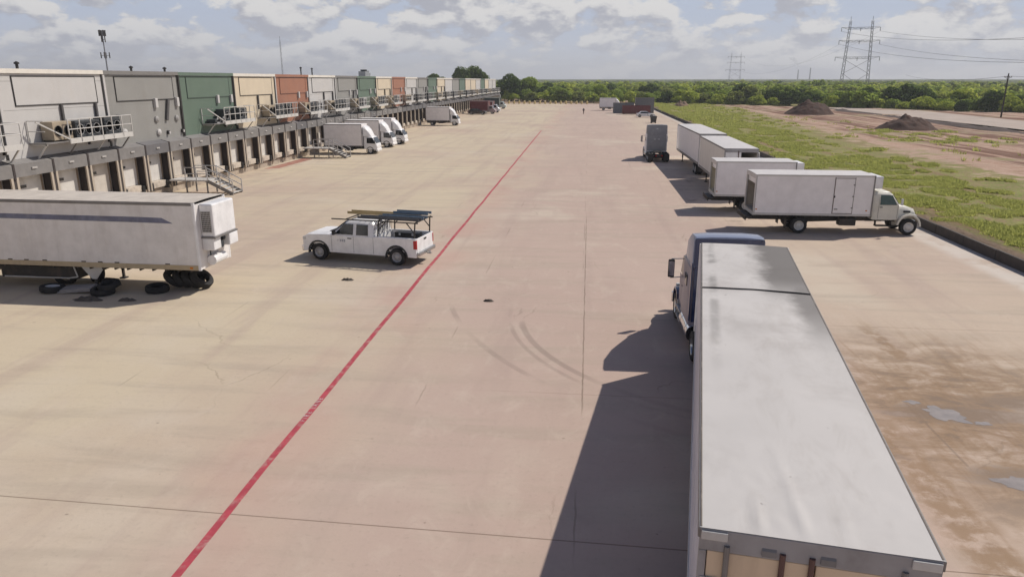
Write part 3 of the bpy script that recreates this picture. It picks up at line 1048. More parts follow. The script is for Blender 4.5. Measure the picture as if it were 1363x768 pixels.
kinds = ['tan', 'dark', 'grey', 'dark', 'tan', 'grey']
bay_count = {}
for i, (y0, y1) in enumerate(SPANS):
    bi = int(math.floor(((y0 + y1) / 2 - E0) / BP)) + 1
    cn = bay_colour(bi)
    k = sum(1 for b_ in range(0, bi) if bay_colour(b_) == cn)
    where = f'the {ORD[k]} {BAYNAME[cn]} bay from the camera'
    if bi <= -1:
        where = 'the white wall, cut off by the left picture edge'
    platform(y0, y1, i, 'railed steel platform on ' + where)
    n = y1 - y0
    dz = -0.004 * max(0, y0 - 60) * 0.5
    lay = [(0.12, 0.20, 'tan', 1.25), (0.36, 0.28, 'dark', 1.2), (0.70, 0.2, 'dark' if i % 2 else 'grey', 1.3)]
    if i == 0:
        lay = [(0.1, 0.3, 'dark', 1.3)]
    if i == 2:
        lay = [(0.08, 0.26, 'dark', 0.35), (0.30, 0.12, 'dark', 1.2), (0.66, 0.2, 'dark', 1.2)]
    if i >= 9:
        lay = [(0.2, 0.5, 'dark' if i % 3 else 'tan', 1.25)]
    names = {'tan': 'tan', 'dark': 'dark', 'grey': 'grey'}
    pos = ['at the near end of', 'in the middle of', 'at the far end of']
    for q, (a, c, kd, hh) in enumerate(lay):
        p_ = pos[q] if len(lay) > 1 else 'on'
        fan_unit((PX0 + 0.08, y0 + n * a, PZ + dz), n * c, hh, kd, names[kd] + ' unit ' + p_ + (' the ' + ORD[k] + ' ' + BAYNAME[cn] + ' bay platform' if bi >= 0 else ' the platform at the left picture edge'))


# ---- dock stairs
def stairs(y, label):
    s = empty('dock_stairs', (SX + 0.05, y, 0), 0, label, 'stairs', 'steel stairs up to the loading docks')
    LL = 3.3
    ld = MB()
    ld.box(0, LL, 0, 1.7, 1.08, 1.20)
    ld.build('landing', white_steel, s)
    for (lx, ly) in ((1.4, 0.08), (LL - 0.1, 0.08), (1.4, 1.62), (LL - 0.1, 1.62)):
        lg = MB()
        lg.bar((lx, ly, 0), (lx, ly, 1.1), 0.10)
        lg.build('leg', grey_steel, s)
    for yy in (0.04, 1.66):
        st = MB()
        st.bar((LL, yy, 1.1), (LL + 2.1, yy, 0.05), 0.06, 0.28)
        st.build('stringer', grey_steel, s)
        r = MB()
        r.path([(1.4, yy, 2.2), (LL, yy, 2.2), (LL + 2.1, yy, 1.1)], 0.04)
        r.path([(1.4, yy, 1.7), (LL, yy, 1.7), (LL + 2.1, yy, 0.62)], 0.035)
        for (x, zb, zt) in ((1.4, 1.15, 2.2), ((1.4 + LL) / 2, 1.15, 2.2), (LL, 1.1, 2.2), (LL + 1.05, 0.55, 1.65), (LL + 2.1, 0.05, 1.12)):
            r.bar((x, yy, zb), (x, yy, zt), 0.07)
        r.build('railing', steel, s)
    for k in range(6):
        x = LL + 0.03 + k * 0.35
        z = 1.0 - k * 0.172
        t = MB()
        t.box(x, x + 0.31, 0.08, 1.62, z, z + 0.05)
        t.build('tread', white_steel, s)
    return s


st1 = stairs(56.9, 'steel dock stairs with railings beyond the reefer trailer, nearer of the two flights')
st2 = stairs(86.0, 'steel dock stairs with railings beside the nearest cabover box truck')
stairs(160.5, 'far dock stairs beyond the lone white box truck at the docks')

# ---- things on the roof
def roof_unit(x, y, w, d, h, label):
    u = empty('rooftop_unit', (x, y, roof_z(y) - 0.35), 0, label, 'rooftop unit')
    c = MB()
    c.box(0, w, 0, d, 0.5, h)
    for k in range(4):
        c.box(w, w + 0.02, d * k / 4 + 0.1, d * (k + 1) / 4 - 0.1, 0.8, h - 0.2)
    c.build('casing', M('rooftop_unit_grey', (0.26, 0.27, 0.28), 0.6, var=0.15), u)
    f = MB()
    for (a, b2) in ((0.1, 0.1), (w - 0.2, 0.1), (0.1, d - 0.2), (w - 0.2, d - 0.2)):
        f.box(a, a + 0.1, b2, b2 + 0.1, 0, 0.5)
    f.build('leg', dark_steel, u)
    v = MB()
    v.lathe([(0.02, 0.0), (0.6, 0.0), (0.7, 0.35), (0.62, 0.35), (0.5, 0.06)], (w / 2, d / 2, h), 'z', 14)
    v.build('fan', unit_dark, u)


roof_unit(-46, 147, 1.4, 2.6, 1.5, 'larger grey cooling box on the warehouse roof above a beige bay')
roof_unit(-47, 152, 1.4, 2.0, 1.3, 'smaller grey cooling box on the warehouse roof behind the larger one')
for (x, y, h, lab) in ((-38, 96.5, 1.3, 'thin dark vent stack on the roof over the brick red bay, nearer of two'),
                       (-38, 100.5, 1.25, 'thin dark vent stack on the roof over the brick red bay, farther of two'),
                       (-37.5, 46.2, 0.75, 'small dark vent cap on the roof edge above the white bay'),
                       (-37.5, 58.6, 0.7, 'small dark vent cap on the roof above the grey bay, nearer of two'),
                       (-37.5, 63.5, 0.7, 'small dark vent cap on the roof above the grey bay, farther of two')):
    v = MB()
    z = roof_z(y) - 0.35
    v.tube((0, 0, 0), (0, 0, h), 0.09, 8)
    v.lathe([(0.02, h + 0.12), (0.16, h + 0.04), (0.16, h - 0.06), (0.09, h - 0.08)], (0, 0, 0), 'z', 10)
    tag(v.build('roof_vent', dark_steel, loc=(x, y, z)), lab, 'vent')

# ------------------------------------------------------------------ vehicle parts
def wheel(parent, x, y, r, w, rim_m, side, name='wheel', k=1.0, dual=False, hub=0.5):
    """tyre with a rim as its child; side +1 = left (+y) face outward"""
    t = MB(k)
    prof = [(r * 0.60, -w / 2), (r * 0.80, -w / 2 - 0.005), (r * 0.95, -w / 2 + 0.01), (r, -w / 2 + 0.05), (r, w / 2 - 0.05),
            (r * 0.95, w / 2 - 0.01), (r * 0.80, w / 2 + 0.005), (r * 0.60, w / 2)]
    t.lathe(prof, (x, y, r), 'y', 24)
    if dual:
        t.lathe(prof, (x, y - side * (w + 0.06), r), 'y', 24)
    o = t.build(name, rubber, parent, smooth=45)
    rm = MB(k)
    s = side
    if dual:
        pr = [(r * 0.61, s * w * 0.46), (r * 0.57, s * w * 0.40), (r * 0.50, -s * w * 0.1), (r * 0.28, -s * w * 0.16), (r * 0.26, s * w * 0.12), (r * 0.17, s * w * 0.2), (0.004, s * w * 0.2)]
    else:
        pr = [(r * 0.61, s * w * 0.46), (r * 0.57, s * w * 0.42), (r * 0.46, s * w * 0.20), (r * 0.30, s * w * 0.34), (r * 0.22, s * w * 0.46), (0.004, s * w * 0.48)]
    rm.lathe(pr, (x, y, r), 'y', 24)
    rm.lathe([(r * 0.60, -s * w * 0.3), (0.004, -s * w * 0.3)], (x, y, r), 'y', 16)
    for i in range(8):
        a = 2 * math.pi * i / 8
        px, pz = x + math.cos(a) * r * 0.39, r + math.sin(a) * r * 0.39
        yy = y + (s * w * 0.24 if not dual else -s * w * 0.12)
        rm.tube((px, yy - s * 0.02, pz), (px, yy + s * 0.03, pz), r * 0.04, 6)
    rm.build('rim', rim_m, o, smooth=35)
    return o


def arch_profile(x0, x1, zb, zt_pts, arches):
    """side outline with wheel arches cut in the bottom edge. zt_pts: top line from rear to front"""
    pts = [(x0, zb)]
    for (cx, r, cz) in sorted(arches):
        if zb > cz:
            dxx = math.sqrt(max(0.0, r * r - (zb - cz) ** 2))
        else:
            dxx = r
        a0 = math.atan2(zb - cz, -dxx)
        a1 = math.atan2(zb - cz, dxx)
        if a0 < 0:
            a0 += 2 * math.pi
        for i in range(13):
            a = a0 + (a1 - a0) * i / 12
            pts.append((cx + r * math.cos(a), cz + r * math.sin(a)))
    pts.append((x1, zb))
    return pts + list(reversed(zt_pts))


def rrect(x, hw, z0, z1, r=0.12, top=1.0):
    """rounded section across a cab at x; top = width factor at the top"""
    return [(x, -hw, z0), (x, hw, z0), (x, hw * (0.5 + 0.5 * top), (z0 + z1) / 2 + 0.1), (x, hw * top, z1 - r), (x, hw * top - r, z1), (x, -hw * top + r, z1), (x, -hw * top, z1 - r),
            (x, -hw * (0.5 + 0.5 * top), (z0 + z1) / 2 + 0.1)]


def trailer(name, loc, rz, label, Lg=15.9, H=4.1, F=1.12, side_m=white_side, roof_m=roof_alu, rear='closed', stripe=False, reefer=False,
            gear_x=None, detailed=True, bottom_m=None, roof_seam=None, door_m_=None, cat='trailer', group=None, gear_down=1.0, width=2.6):
    """semi trailer; local x forward, origin on the ground below the rear"""
    t = empty(name, loc, rz, label, cat, group)
    hw = width / 2
    bottom_m = bottom_m or grey_steel
    b = MB()
    b.box(0.06, Lg, -hw, -hw + 0.06, F + 0.22, H - 0.10)
    b.box(0.06, Lg, hw - 0.06, hw, F + 0.22, H - 0.10)
    b.box(Lg - 0.06, Lg, -hw + 0.06, hw - 0.06, F + 0.02, H - 0.10)
    b.build('box_wall', side_m, t)
    if detailed:
        for yy in (-hw, hw):
            s = MB()
            for i in range(1, int(Lg / 1.22) + 1):
                s.box(i * 1.22 - 0.012, i * 1.22 + 0.012, yy - 0.004, yy + 0.004, F + 0.22, H - 0.10)
            s.build('panel_seam', side_m, t)
    fl = MB()
    fl.box(0.02, Lg - 0.06, -hw + 0.06, hw - 0.06, F + 0.02, F + 0.14)
    fl.build('floor', inside_wood, t)
    for yy in (-hw, hw):
        br = MB()
        br.box(0, Lg, yy - 0.02, yy + 0.02, F, F + 0.22)
        br.build('bottom_rail', bottom_m, t)
        tr = MB()
        tr.box(0, Lg, yy - 0.02, yy + 0.02, H - 0.14, H - 0.005)
        tr.build('top_rail', grey_steel, t, bevel=0.01)
    for yy in (-hw + 0.02, hw - 0.02):
        cp = MB()
        cp.tube((Lg - 0.05, yy, F), (Lg - 0.05, yy, H - 0.02), 0.075, 10)
        cp.build('corner_post', white_paint, t, smooth=40)
    # roof skin, slightly slack between the bows
    nx, ny = (160, 44) if detailed else (20, 6)
    rv, rfc = [], []
    for i in range(nx + 1):
        for j in range(ny + 1):
            x, y = Lg * i / nx, -hw + width * j / ny
            z = H + 0.025 * (1 - (y / hw) ** 2) * min(1, x / 1.5)
            edge = min(1, (hw - abs(y)) / 0.3)
            z += edge * (0.005 * mnoise.noise(Vector((x * 1.1, y * 1.0, 1))) + 0.006 * mnoise.noise(Vector((x * 0.35, y * 0.8, 7))))
            if detailed and x < 4:
                wv = max(0, 1 - x / 2.6) * min(1, x / 0.3)
                z += edge * wv * (0.030 * math.exp(-((y - 0.10 - 0.09 * x) / 0.06) ** 2) + 0.05 * math.exp(-((y - 0.62) / 0.05) ** 2) * max(0, 1 - x) + 0.03 * math.exp(-((y + 0.35) / 0.05) ** 2) * max(0, 1 - 1.6 * x))
                z += edge * wv * 0.012 * mnoise.noise(Vector((x * 4, y * 7, 3)))
            rv.append((x, y, z))
    for i in range(nx):
        for j in range(ny):
            a = i * (ny + 1) + j
            rfc.append((a, a + 1, a + ny + 2, a + ny + 1))
    r = MB()
    r.add(rv, rfc)
    r.build('roof', roof_m, t, smooth=60)
    if roof_seam:
        for yy in (-hw + 0.014, hw - 0.014):
            es = MB()
            es.box(0.02, Lg - 0.05, yy - 0.010, yy + 0.010, H - 0.02, H + 0.006)
            es.build('roof_edge_seal', M('brown_edge_seal', (0.14, 0.115, 0.095), 0.7, dirt=(0.3, 0.26, 0.22), dirt_amt=0.6, dirt_scale=3), t)
        rs = MB()
        pr = []
        for i in range(9):
            y = -hw + 0.02 + (width - 0.04) * i / 8
            pr.append((roof_seam + 0.01 * math.sin(i * 2), y, H + 0.028 * (1 - (y / hw) ** 2) + 0.012))
        rs.path(pr, 0.022, 6)
        rs.build('roof_seam', joint_dark, t)
    # rear frame
    f = MB()
    f.box(0, 0.07, -hw, hw, H - 0.30, H - 0.01)
    f.box(0, 0.07, -hw, -hw + 0.09, F, H - 0.30)
    f.box(0, 0.07, hw - 0.09, hw, F, H - 0.30)
    f.box(0, 0.07, -hw + 0.09, hw - 0.09, F - 0.12, F + 0.06)
    f.build('rear_frame', M('rear_frame_grey', (0.34, 0.33, 0.335), 0.5, var=0.1, dirt=(0.1, 0.08, 0.06), dirt_amt=0.3), t, bevel=0.012)
    if detailed and rear == 'closed':
        for yy in (-hw + 0.02, hw - 0.32):
            cl = MB()
            cl.box(-0.03, 0.0, yy, yy + 0.30, H - 0.14, H - 0.03)
            cl.build('corner_plate', white_steel, t, bevel=0.008)
        for yy in (-0.24, 0.40):
            lk = MB()
            lk.prism([(-0.03, H - 0.26), (0.0, H - 0.26), (0.0, H - 0.16), (-0.02, H - 0.19)], yy + 0.03, yy + 0.19)
            lk.build('lock_keeper', grey_steel, t)
    dm = door_m_ or tan_door
    if rear in ('closed', 'half'):
        for s in ((-1, 1) if rear == 'closed' else (1,)):
            d = MB()
            ya_, yb_ = (0.012, hw - 0.10) if s > 0 else (-hw + 0.10, -0.012)
            d.box(0.015, 0.06, ya_, yb_, F + 0.07, H - 0.31)
            do = d.build('door', dm, t, bevel=0.01)
            for q in ((0.36, 0.04, 0.98) if s > 0 else (0.93,)) if detailed else (0.22,):
                lr = MB()
                yq = s * q
                lr.tube((-0.012, yq, F + 0.0), (-0.012, yq, H - 0.20), 0.034, 8)
                lr.box(-0.03, 0.014, yq - 0.05, yq + 0.05, F + 1.1, F + 1.2)
                lr.bar((-0.03, yq, F + 1.15), (-0.03, yq - s * 0.35, F + 1.15), 0.03)
                lr.build('lock_rod', grey_steel if q > 0.5 else M('brown_lock_rod', (0.13, 0.07, 0.06), 0.6, dirt=(0.2, 0.1, 0.05), dirt_amt=0.5), do)
            for z in (F + 0.4, F + 1.4, H - 0.75):
                h = MB()
                yh = s * (hw - 0.14)
                h.box(-0.015, 0.014, yh - 0.10, yh + 0.10, z, z + 0.09)
                h.build('hinge', steel, do)
    if rear == 'half':
        # the other leaf folded back along the side of the box
        d = MB()
        d.box(0.0, 1.2, -hw - 0.09, -hw - 0.04, F + 0.07, H - 0.31)
        d.build('door', dm, t, bevel=0.01)
    # running gear
    ch = MB()
    for yy in (-0.45, 0.37):
        ch.box(0.4, 5.2, yy, yy + 0.08, F - 0.30, F)
    for i in range(int(Lg / 0.6)):
        ch.box(0.3 + i * 0.6, 0.36 + i * 0.6, -hw + 0.04, hw - 0.04, F - 0.10, F)
    ax = (1.55, 2.80)
    for x in ax:
        ch.tube((x, -0.85, 0.52), (x, 0.85, 0.52), 0.075, 8)
        for yy in (-0.45, 0.45):
            ch.box(x - 0.4, x + 0.4, yy - 0.05, yy + 0.05, 0.58, F - 0.28)
    ch.build('chassis', dark_steel, t)
    for x in ax:
        for s in (-1, 1):
            wheel(t, x, s * (hw - 0.15), 0.52, 0.27, rim_white, s, dual=True)
    for s in (-1, 1):
        mf = MB()
        mf.box(0.75, 0.77, s * (hw - 0.35) - 0.3, s * (hw - 0.35) + 0.3, 0.3, F)
        mf.build('mudflap', black_trim, t)
    ug = MB()
    ug.bar((0.08, -1.1, 0.55), (0.08, 1.1, 0.55), 0.10)
    ug.bar((0.08, -0.6, 0.55), (0.08, -0.6, F), 0.08)
    ug.bar((0.08, 0.6, 0.55), (0.08, 0.6, F), 0.08)
    ug.build('under_guard', dark_steel, t)
    gx_ = gear_x if gear_x is not None else Lg - 2.9
    for s in (-1, 1):
        lg = MB()
        zf = 0.06 if gear_down >= 1 else 0.45
        lg.box(gx_ - 0.07, gx_ + 0.07, s * 0.95 - 0.07, s * 0.95 + 0.07, 0.45 + zf * 0.2, F)
        lg.box(gx_ - 0.05, gx_ + 0.05, s * 0.95 - 0.05, s * 0.95 + 0.05, zf, 0.6)
        lg.box(gx_ - 0.14, gx_ + 0.14, s * 0.95 - 0.14, s * 0.95 + 0.14, zf - 0.05, zf)
        lg.bar((gx_, s * 0.9, 0.75), (gx_ + 0.9, s * 0.5, F), 0.06)
        if reefer:
            lg.add([(gx_ - 0.62, s * 1.05, F), (gx_ + 0.62, s * 1.05, F), (gx_ + 0.12, s * 1.05, 0.5), (gx_ - 0.12, s * 1.05, 0.5),
                    (gx_ - 0.62, s * 1.03, F), (gx_ + 0.62, s * 1.03, F), (gx_ + 0.12, s * 1.03, 0.5), (gx_ - 0.12, s * 1.03, 0.5)],
                   [(0, 1, 2, 3), (7, 6, 5, 4), (0, 3, 7, 4), (1, 5, 6, 2), (0, 4, 5, 1), (2, 6, 7, 3)], 1)
        lg.build('landing_gear', [dark_steel, white_steel], t)
    if reefer:
        ubx = MB()
        ubx.box(5.2, 9.0, -0.95, 0.95, 0.42, F - 0.12)  # added dark box standing in for the shadow under the trailer
        ubx.build('underbody_shade_box', dark_steel, t, bevel=0.03)
        ubf = MB()
        ubf.path([(8.9, -1.0, F), (9.05, -1.0, 0.55), (8.6, -1.0, 0.48), (5.4, -1.0, 0.48)], 0.03, 6)
        ubf.build('box_bracket', white_steel, t)
    if stripe:
        for xm in (1.2, 3.4, 5.1, 6.0, 6.8, 7.7, 9.6, 10.4, 11.2, 13.6):
            mk = MB()
            mk.box(xm, xm + 0.22, -hw - 0.012, -hw - 0.004, F + 0.225, F + 0.275)
            mk.build('repair_plate', M('dark_repair_plate', (0.10, 0.085, 0.075), 0.7), t)
        for xm in (Lg - 0.5,):
            mk = MB()
            mk.box(xm, xm + 0.14, -hw - 0.03, -hw - 0.004, F + 0.06, F + 0.15)
            mk.build('marker_lamp', amber_lens, t)
        sp = MB()
        for yy in (-hw - 0.007,):
            sp.add([(0.3, yy, H - 0.62), (Lg - 2.6, yy, H - 0.66), (Lg - 1.55, yy, H - 0.68), (Lg - 1.05, yy, H - 0.92), (Lg - 2.6, yy, H - 0.90), (0.3, yy, H - 0.82)], [(0, 1, 2, 3, 4, 5)])
        sp.build('side_stripe', stripe_blue, t)
    if reefer:
        u = MB()
        u.box(Lg + 0.0, Lg + 0.62, -0.95, 0.95, 2.55, H - 0.10)
        uo = u.build('refrigeration_unit', white_paint, t, bevel=0.07)
        for (xc, ya_, yb_) in ((0.55, -0.98, -0.35), (0.66, 0.20, 0.98)):
            lo = MB()
            lo.box(Lg, Lg + xc, ya_, yb_, 1.95, 2.50)
            lo.build('lower_cowl', white_paint, uo, bevel=0.05)
        en = MB()
        en.box(Lg, Lg + 0.35, -0.30, 0.18, 1.9, 2.52)
        en.tube((Lg + 0.3, -0.2, 2.1), (Lg + 0.5, -0.2, 2.1), 0.16, 10)
        en.tube((Lg + 0.3, 0.08, 2.35), (Lg + 0.48, 0.08, 2.35), 0.10, 10)
        en.build('engine', unit_dark, uo)
        gr = MB()
        gr.box(Lg + 0.08, Lg + 0.50, -0.957, -0.951, 2.75, H - 0.42)
        gr.build('grille', M('brown_grille_back', (0.06, 0.045, 0.04), 0.7), uo)
        sl = MB()
        for i in range(11):
            z = 2.77 + i * 0.088
            sl.box(Lg + 0.08, Lg + 0.50, -0.98, -0.958, z, z + 0.022)
        for i in range(7):
            x = Lg + 0.08 + i * 0.068
            sl.box(x, x + 0.016, -0.985, -0.98, 2.75, H - 0.42)
        sl.build('louvre', steel, uo)
        bd = MB()
        bd.box(Lg + 0.0, Lg + 0.66, -1.0, 1.0, 2.49, 2.56)
        bd.build('trim_band', grey_steel, uo)
        ft = MB()
        ft.tube((Lg + 0.2, -0.7, 1.45), (Lg + 0.2, 0.3, 1.45), 0.22, 12)
        ft.build('fuel_tank', white_paint, t)
        hs = MB()
        hs.path([(Lg + 0.12, -0.6, 1.95), (Lg + 0.14, -0.62, 1.6), (Lg + 0.10, -0.5, 1.2)], 0.025)
        hs.build('hose', black_trim, t)
    return t


# ---- the near trailer and its tractor
HD = math.atan2(2.30, 15.75)          # heading, clockwise from straight up the yard
near_roof = M('near_trailer_roof_sheet', (0.56, 0.535, 0.515), 0.78, spec=0.25, metal=0.0, dirt=(0.33, 0.30, 0.28), dirt_amt=0.42, dirt_scale=0.45, var=0.05, scale=0.5)


def stain_roof():
    """aluminium roof skin with the sooty stain along its right front edge"""
    m = near_roof.copy()
    m.name = 'sooty_trailer_roof'
    n = NB(m.node_tree)
    p = next(x for x in m.node_tree.nodes if x.type == 'BSDF_PRINCIPLED')
    src = p.inputs['Base Color'].links[0].from_socket
    obj = n.node('ShaderNodeTexCoord').outputs['Object']
    s = n.node('ShaderNodeSeparateXYZ')
    m.node_tree.links.new(obj, s.inputs[0])
    nz = n.noise(obj, 1.1, 5, 0.6)
    wob = n.math('MULTIPLY', n.math('SUBTRACT', nz, 0.5), 1.1)
    e = n.math('ADD', s.outputs[1], wob)
    a = n.ramp(e, 0.05, -0.6)
    a = n.math('MULTIPLY', a, n.ramp(s.outputs[0], 9.0, 12.0))
    e2 = n.math('ADD', s.outputs[1], n.math('MULTIPLY', wob, 0.6))
    c2 = n.math('MULTIPLY', n.ramp(e2, -0.55, -1.05), n.ramp(s.outputs[0], 5.5, 9.5))
    c3 = n.math('MULTIPLY', n.ramp(e2, 0.8, 1.1), n.math('MULTIPLY', n.ramp(s.outputs[0], 8.5, 11.5), n.math('MULTIPLY', n.ramp(nz, 0.48, 0.66), 0.5)))
    a = n.math('MAXIMUM', a, n.math('MULTIPLY', n.math('MAXIMUM', c2, c3), 0.85))
    dust = n.noise(n.vscale(obj, 0.5, 1.6, 1), 1.3, 7, 0.7, 0.5)
    src = n.mix(n.math('MULTIPLY', n.ramp(dust, 0.48, 0.72), 0.22), src, (0.33, 0.295, 0.26))
    lst = n.math('MULTIPLY', n.ramp(n.math('ABSOLUTE', n.math('SUBTRACT', n.math('ADD', s.outputs[1], n.math('MULTIPLY', wob, 0.1)), 1.02)), 0.03, 0.16, 1.0, 0.0), n.math('MULTIPLY', n.ramp(s.outputs[0], 4.0, 8.0), n.ramp(nz, 0.35, 0.6)))
    src = n.mix(n.math('MULTIPLY', lst, 0.5), src, (0.24, 0.23, 0.22))
    specks = n.ramp(n.noise(obj, 5.0, 2, 0.6), 0.74, 0.78)
    src = n.mix(n.math('MULTIPLY', specks, 0.6), src, (0.17, 0.15, 0.14))
    n.put(p.inputs['Base Color'], n.mix(n.math('MULTIPLY', a, 0.85), src, (0.115, 0.105, 0.098)))
    return m


trailer('semi_trailer', (2.73, 7.41, 0), math.pi / 2 - HD, 'long semi trailer with dusty grey roof and tan rear doors, coupled to the navy truck',
        Lg=15.9, roof_m=stain_roof(), rear='closed', roof_seam=10.5, gear_down=0, bottom_m=white_steel, side_m=M('lilac_white_side', (0.66, 0.645, 0.70), 0.4, var=0.05, dirt=GRIME, dirt_amt=0.15, streak=True))


def tractor(loc, rz, label, body_m, side_m, back_m, fair_m, tank_m=chrome, sleeper=True):
    """sleeper cab tractor; local x forward, origin on the ground below the fifth wheel"""
    t = empty('truck_tractor', loc, rz, label, 'truck')
    ch = MB()
    for yy in (-0.43, 0.35):
        ch.box(-1.5, 5.9, yy, yy + 0.08, 0.68, 0.98)
    ch.box(-1.5, -1.42, -0.43, 0.43, 0.68, 0.98)
    for x in (-0.70, 0.62, 5.25):
        ch.tube((x, -0.85, 0.52), (x, 0.85, 0.52), 0.08, 8)
    ch.box(0.9, 1.5, -0.35, 0.35, 0.98, 1.10)
    ch.build('chassis', dark_steel, t)
    fw = MB()
    fw.lathe([(0.01, 1.16), (0.46, 1.16), (0.48, 1.10), (0.48, 1.04), (0.01, 1.04)], (0, 0, 0), 'z', 20)
    fw.box(-0.5, 0.3, -0.35, 0.35, 0.98, 1.05)
    fw.build('fifth_wheel', M('greased_plate', (0.13, 0.12, 0.11), 0.35, metal=0.5, var=0.25), t)
    # sleeper and cab shell
    c = MB()
    c.loft([rrect(1.62, 1.18, 0.95, 3.02, 0.16, 0.98), rrect(1.72, 1.22, 0.92, 3.10, 0.18, 0.98), rrect(3.3, 1.22, 0.92, 3.12, 0.18, 0.98), rrect(3.55, 1.14, 0.80, 3.06, 0.18, 0.97),
            rrect(4.30, 1.10, 0.80, 2.98, 0.18, 0.95), rrect(4.72, 1.08, 0.80, 2.15, 0.12, 0.97)])
    c.build('cab', side_m, t, bevel=0.03, smooth=40)
    # hood tapering to the grille
    h = MB()
    h.loft([rrect(4.70, 1.02, 0.82, 2.02, 0.18, 0.94), rrect(5.5, 0.90, 0.85, 1.88, 0.18, 0.90), rrect(6.2, 0.78, 0.75, 1.66, 0.18, 0.88), rrect(6.38, 0.66, 0.72, 1.42, 0.2, 0.85)])
    h.build('hood', body_m, t, bevel=0.03, smooth=45)
    for s in (-1, 1):
        f = MB()
        pr = []
        for i in range(11):
            a = math.pi * (0.02 + 0.98 * i / 10)
            pr.append((5.25 + 0.74 * math.cos(a), 0.56 + 0.72 * math.sin(a)))
        pi_ = [(5.25 + (x - 5.25) * 0.90, 0.56 + (z - 0.56) * 0.90) for x, z in reversed(pr)]
        ya_, yb_ = sorted((s * 0.72, s * 1.19))
        for i in range(10):
            q = [pr[i], pr[i + 1], pi_[9 - i], pi_[10 - i]]
            f.prism(q, ya_, yb_)
        f.build('fender', body_m, t, smooth=50)
        hl = MB()
        hl.box(6.02, 6.16, min(s * 0.80, s * 1.06), max(s * 0.80, s * 1.06), 0.98, 1.20)
        hl.build('headlight', clear_lens, t, bevel=0.03)
    bp = MB()
    bp.box(6.30, 6.48, -1.18, 1.18, 0.34, 0.78)
    bp.build('bumper', chrome, t, bevel=0.05)
    g = MB()
    for i in range(9):
        g.box(6.36, 6.42, -0.5, 0.5, 0.86 + i * 0.065, 0.89 + i * 0.065)
    g.build('grille', chrome, t)
    ws = MB()
    ws.add([(4.335, -1.0, 2.78), (4.335, 1.0, 2.78), (4.735, 1.0, 2.10), (4.735, -1.0, 2.10), (4.31, -1.0, 2.76), (4.31, 1.0, 2.76), (4.70, 1.0, 2.08), (4.70, -1.0, 2.08)],
           [(0, 1, 2, 3), (7, 6, 5, 4), (0, 4, 5, 1), (2, 6, 7, 3), (1, 5, 6, 2), (3, 7, 4, 0)])
    ws.build('windshield', glass, t)
    for s in (-1, 1):
        y = s * 1.125
        d = MB()
        d.box(3.62, 4.55, min(y, y + s * 0.015), max(y, y + s * 0.015), 0.95, 2.05)
        do = d.build('door', side_m, t)
        hd = MB()
        hd.box(3.70, 3.84, min(y + s * 0.015, y + s * 0.04), max(y + s * 0.015, y + s * 0.04), 1.72, 1.76)
        hd.build('handle', black_trim, do)
        w = MB()
        y2 = s * 1.115
        w.add([(3.66, y2, 2.1), (4.60, y2, 2.1), (4.32, y2 - s * 0.03, 2.78), (3.66, y2 - s * 0.03, 2.78), (3.66, y2 - s * 0.1, 2.1), (4.60, y2 - s * 0.1, 2.1), (4.32, y2 - s * 0.1, 2.78), (3.66, y2 - s * 0.1, 2.78)],
              [(0, 1, 2, 3), (7, 6, 5, 4), (0, 4, 5, 1), (2, 6, 7, 3), (1, 5, 6, 2), (3, 7, 4, 0)])
        w.build('side_window', glass, t)
        # sleeper window and grab rail
        sw = MB()
        ys_ = s * 1.225
        sw.box(2.3, 2.75, min(ys_ - s * 0.02, ys_ + s * 0.01), max(ys_ - s * 0.02, ys_ + s * 0.01), 2.15, 2.55)
        sw.build('sleeper_window', glass, t)
        # side extender behind the sleeper
        se = MB()
        se.box(1.54, 1.66, min(s * 1.16, s * 1.21), max(s * 1.16, s * 1.21), 1.1, 3.15)
        se.build('side_fairing', body_m, t, bevel=0.015)
        # chassis skirt, tank and steps
        ft = MB()
        ft.tube((1.45, s * 0.98, 0.66), (3.25, s * 0.98, 0.66), 0.31, 18)
        for x in (1.85, 2.85):
            ft.lathe([(0.315, -0.04), (0.325, -0.04), (0.325, 0.04), (0.315, 0.04)], (x, s * 0.98, 0.66), 'x', 18)
        ft.build('fuel_tank', tank_m, t, bevel=0.04, smooth=40)
        st = MB()
        for z in (0.42, 0.78):
            st.box(3.45, 4.45, min(s * 0.95, s * 1.24), max(s * 0.95, s * 1.24), z, z + 0.05)
        st.box(3.45, 3.5, min(s * 0.95, s * 1.2), max(s * 0.95, s * 1.2), 0.42, 1.0)
        st.box(4.4, 4.45, min(s * 0.95, s * 1.2), max(s * 0.95, s * 1.2), 0.42, 1.0)
        st.build('step', steel, t)
        # mirror on two arms
        mr = MB()
        mr.box(4.42, 4.54, s * 1.50 - 0.12, s * 1.50 + 0.12, 1.88, 2.58)
        mo = mr.build('mirror', black_trim, t, bevel=0.04)
        mg = MB()
        mg.box(4.405, 4.419, s * 1.50 - 0.10, s * 1.50 + 0.10, 1.95, 2.52)
        mg.build('mirror_glass', chrome, mo)
        ma = MB()
        ma.tube((4.48, s * 1.05, 2.62), (4.48, s * 1.50, 2.60), 0.02, 6)
        ma.tube((4.48, s * 1.08, 1.90), (4.48, s * 1.50, 1.86), 0.02, 6)
        ma.tube((4.48, s * 1.50, 1.84), (4.48, s * 1.50, 2.62), 0.018, 6)
        ma.build('mirror_arm', steel, mo)
    # roof fairing
    rf_ = MB()
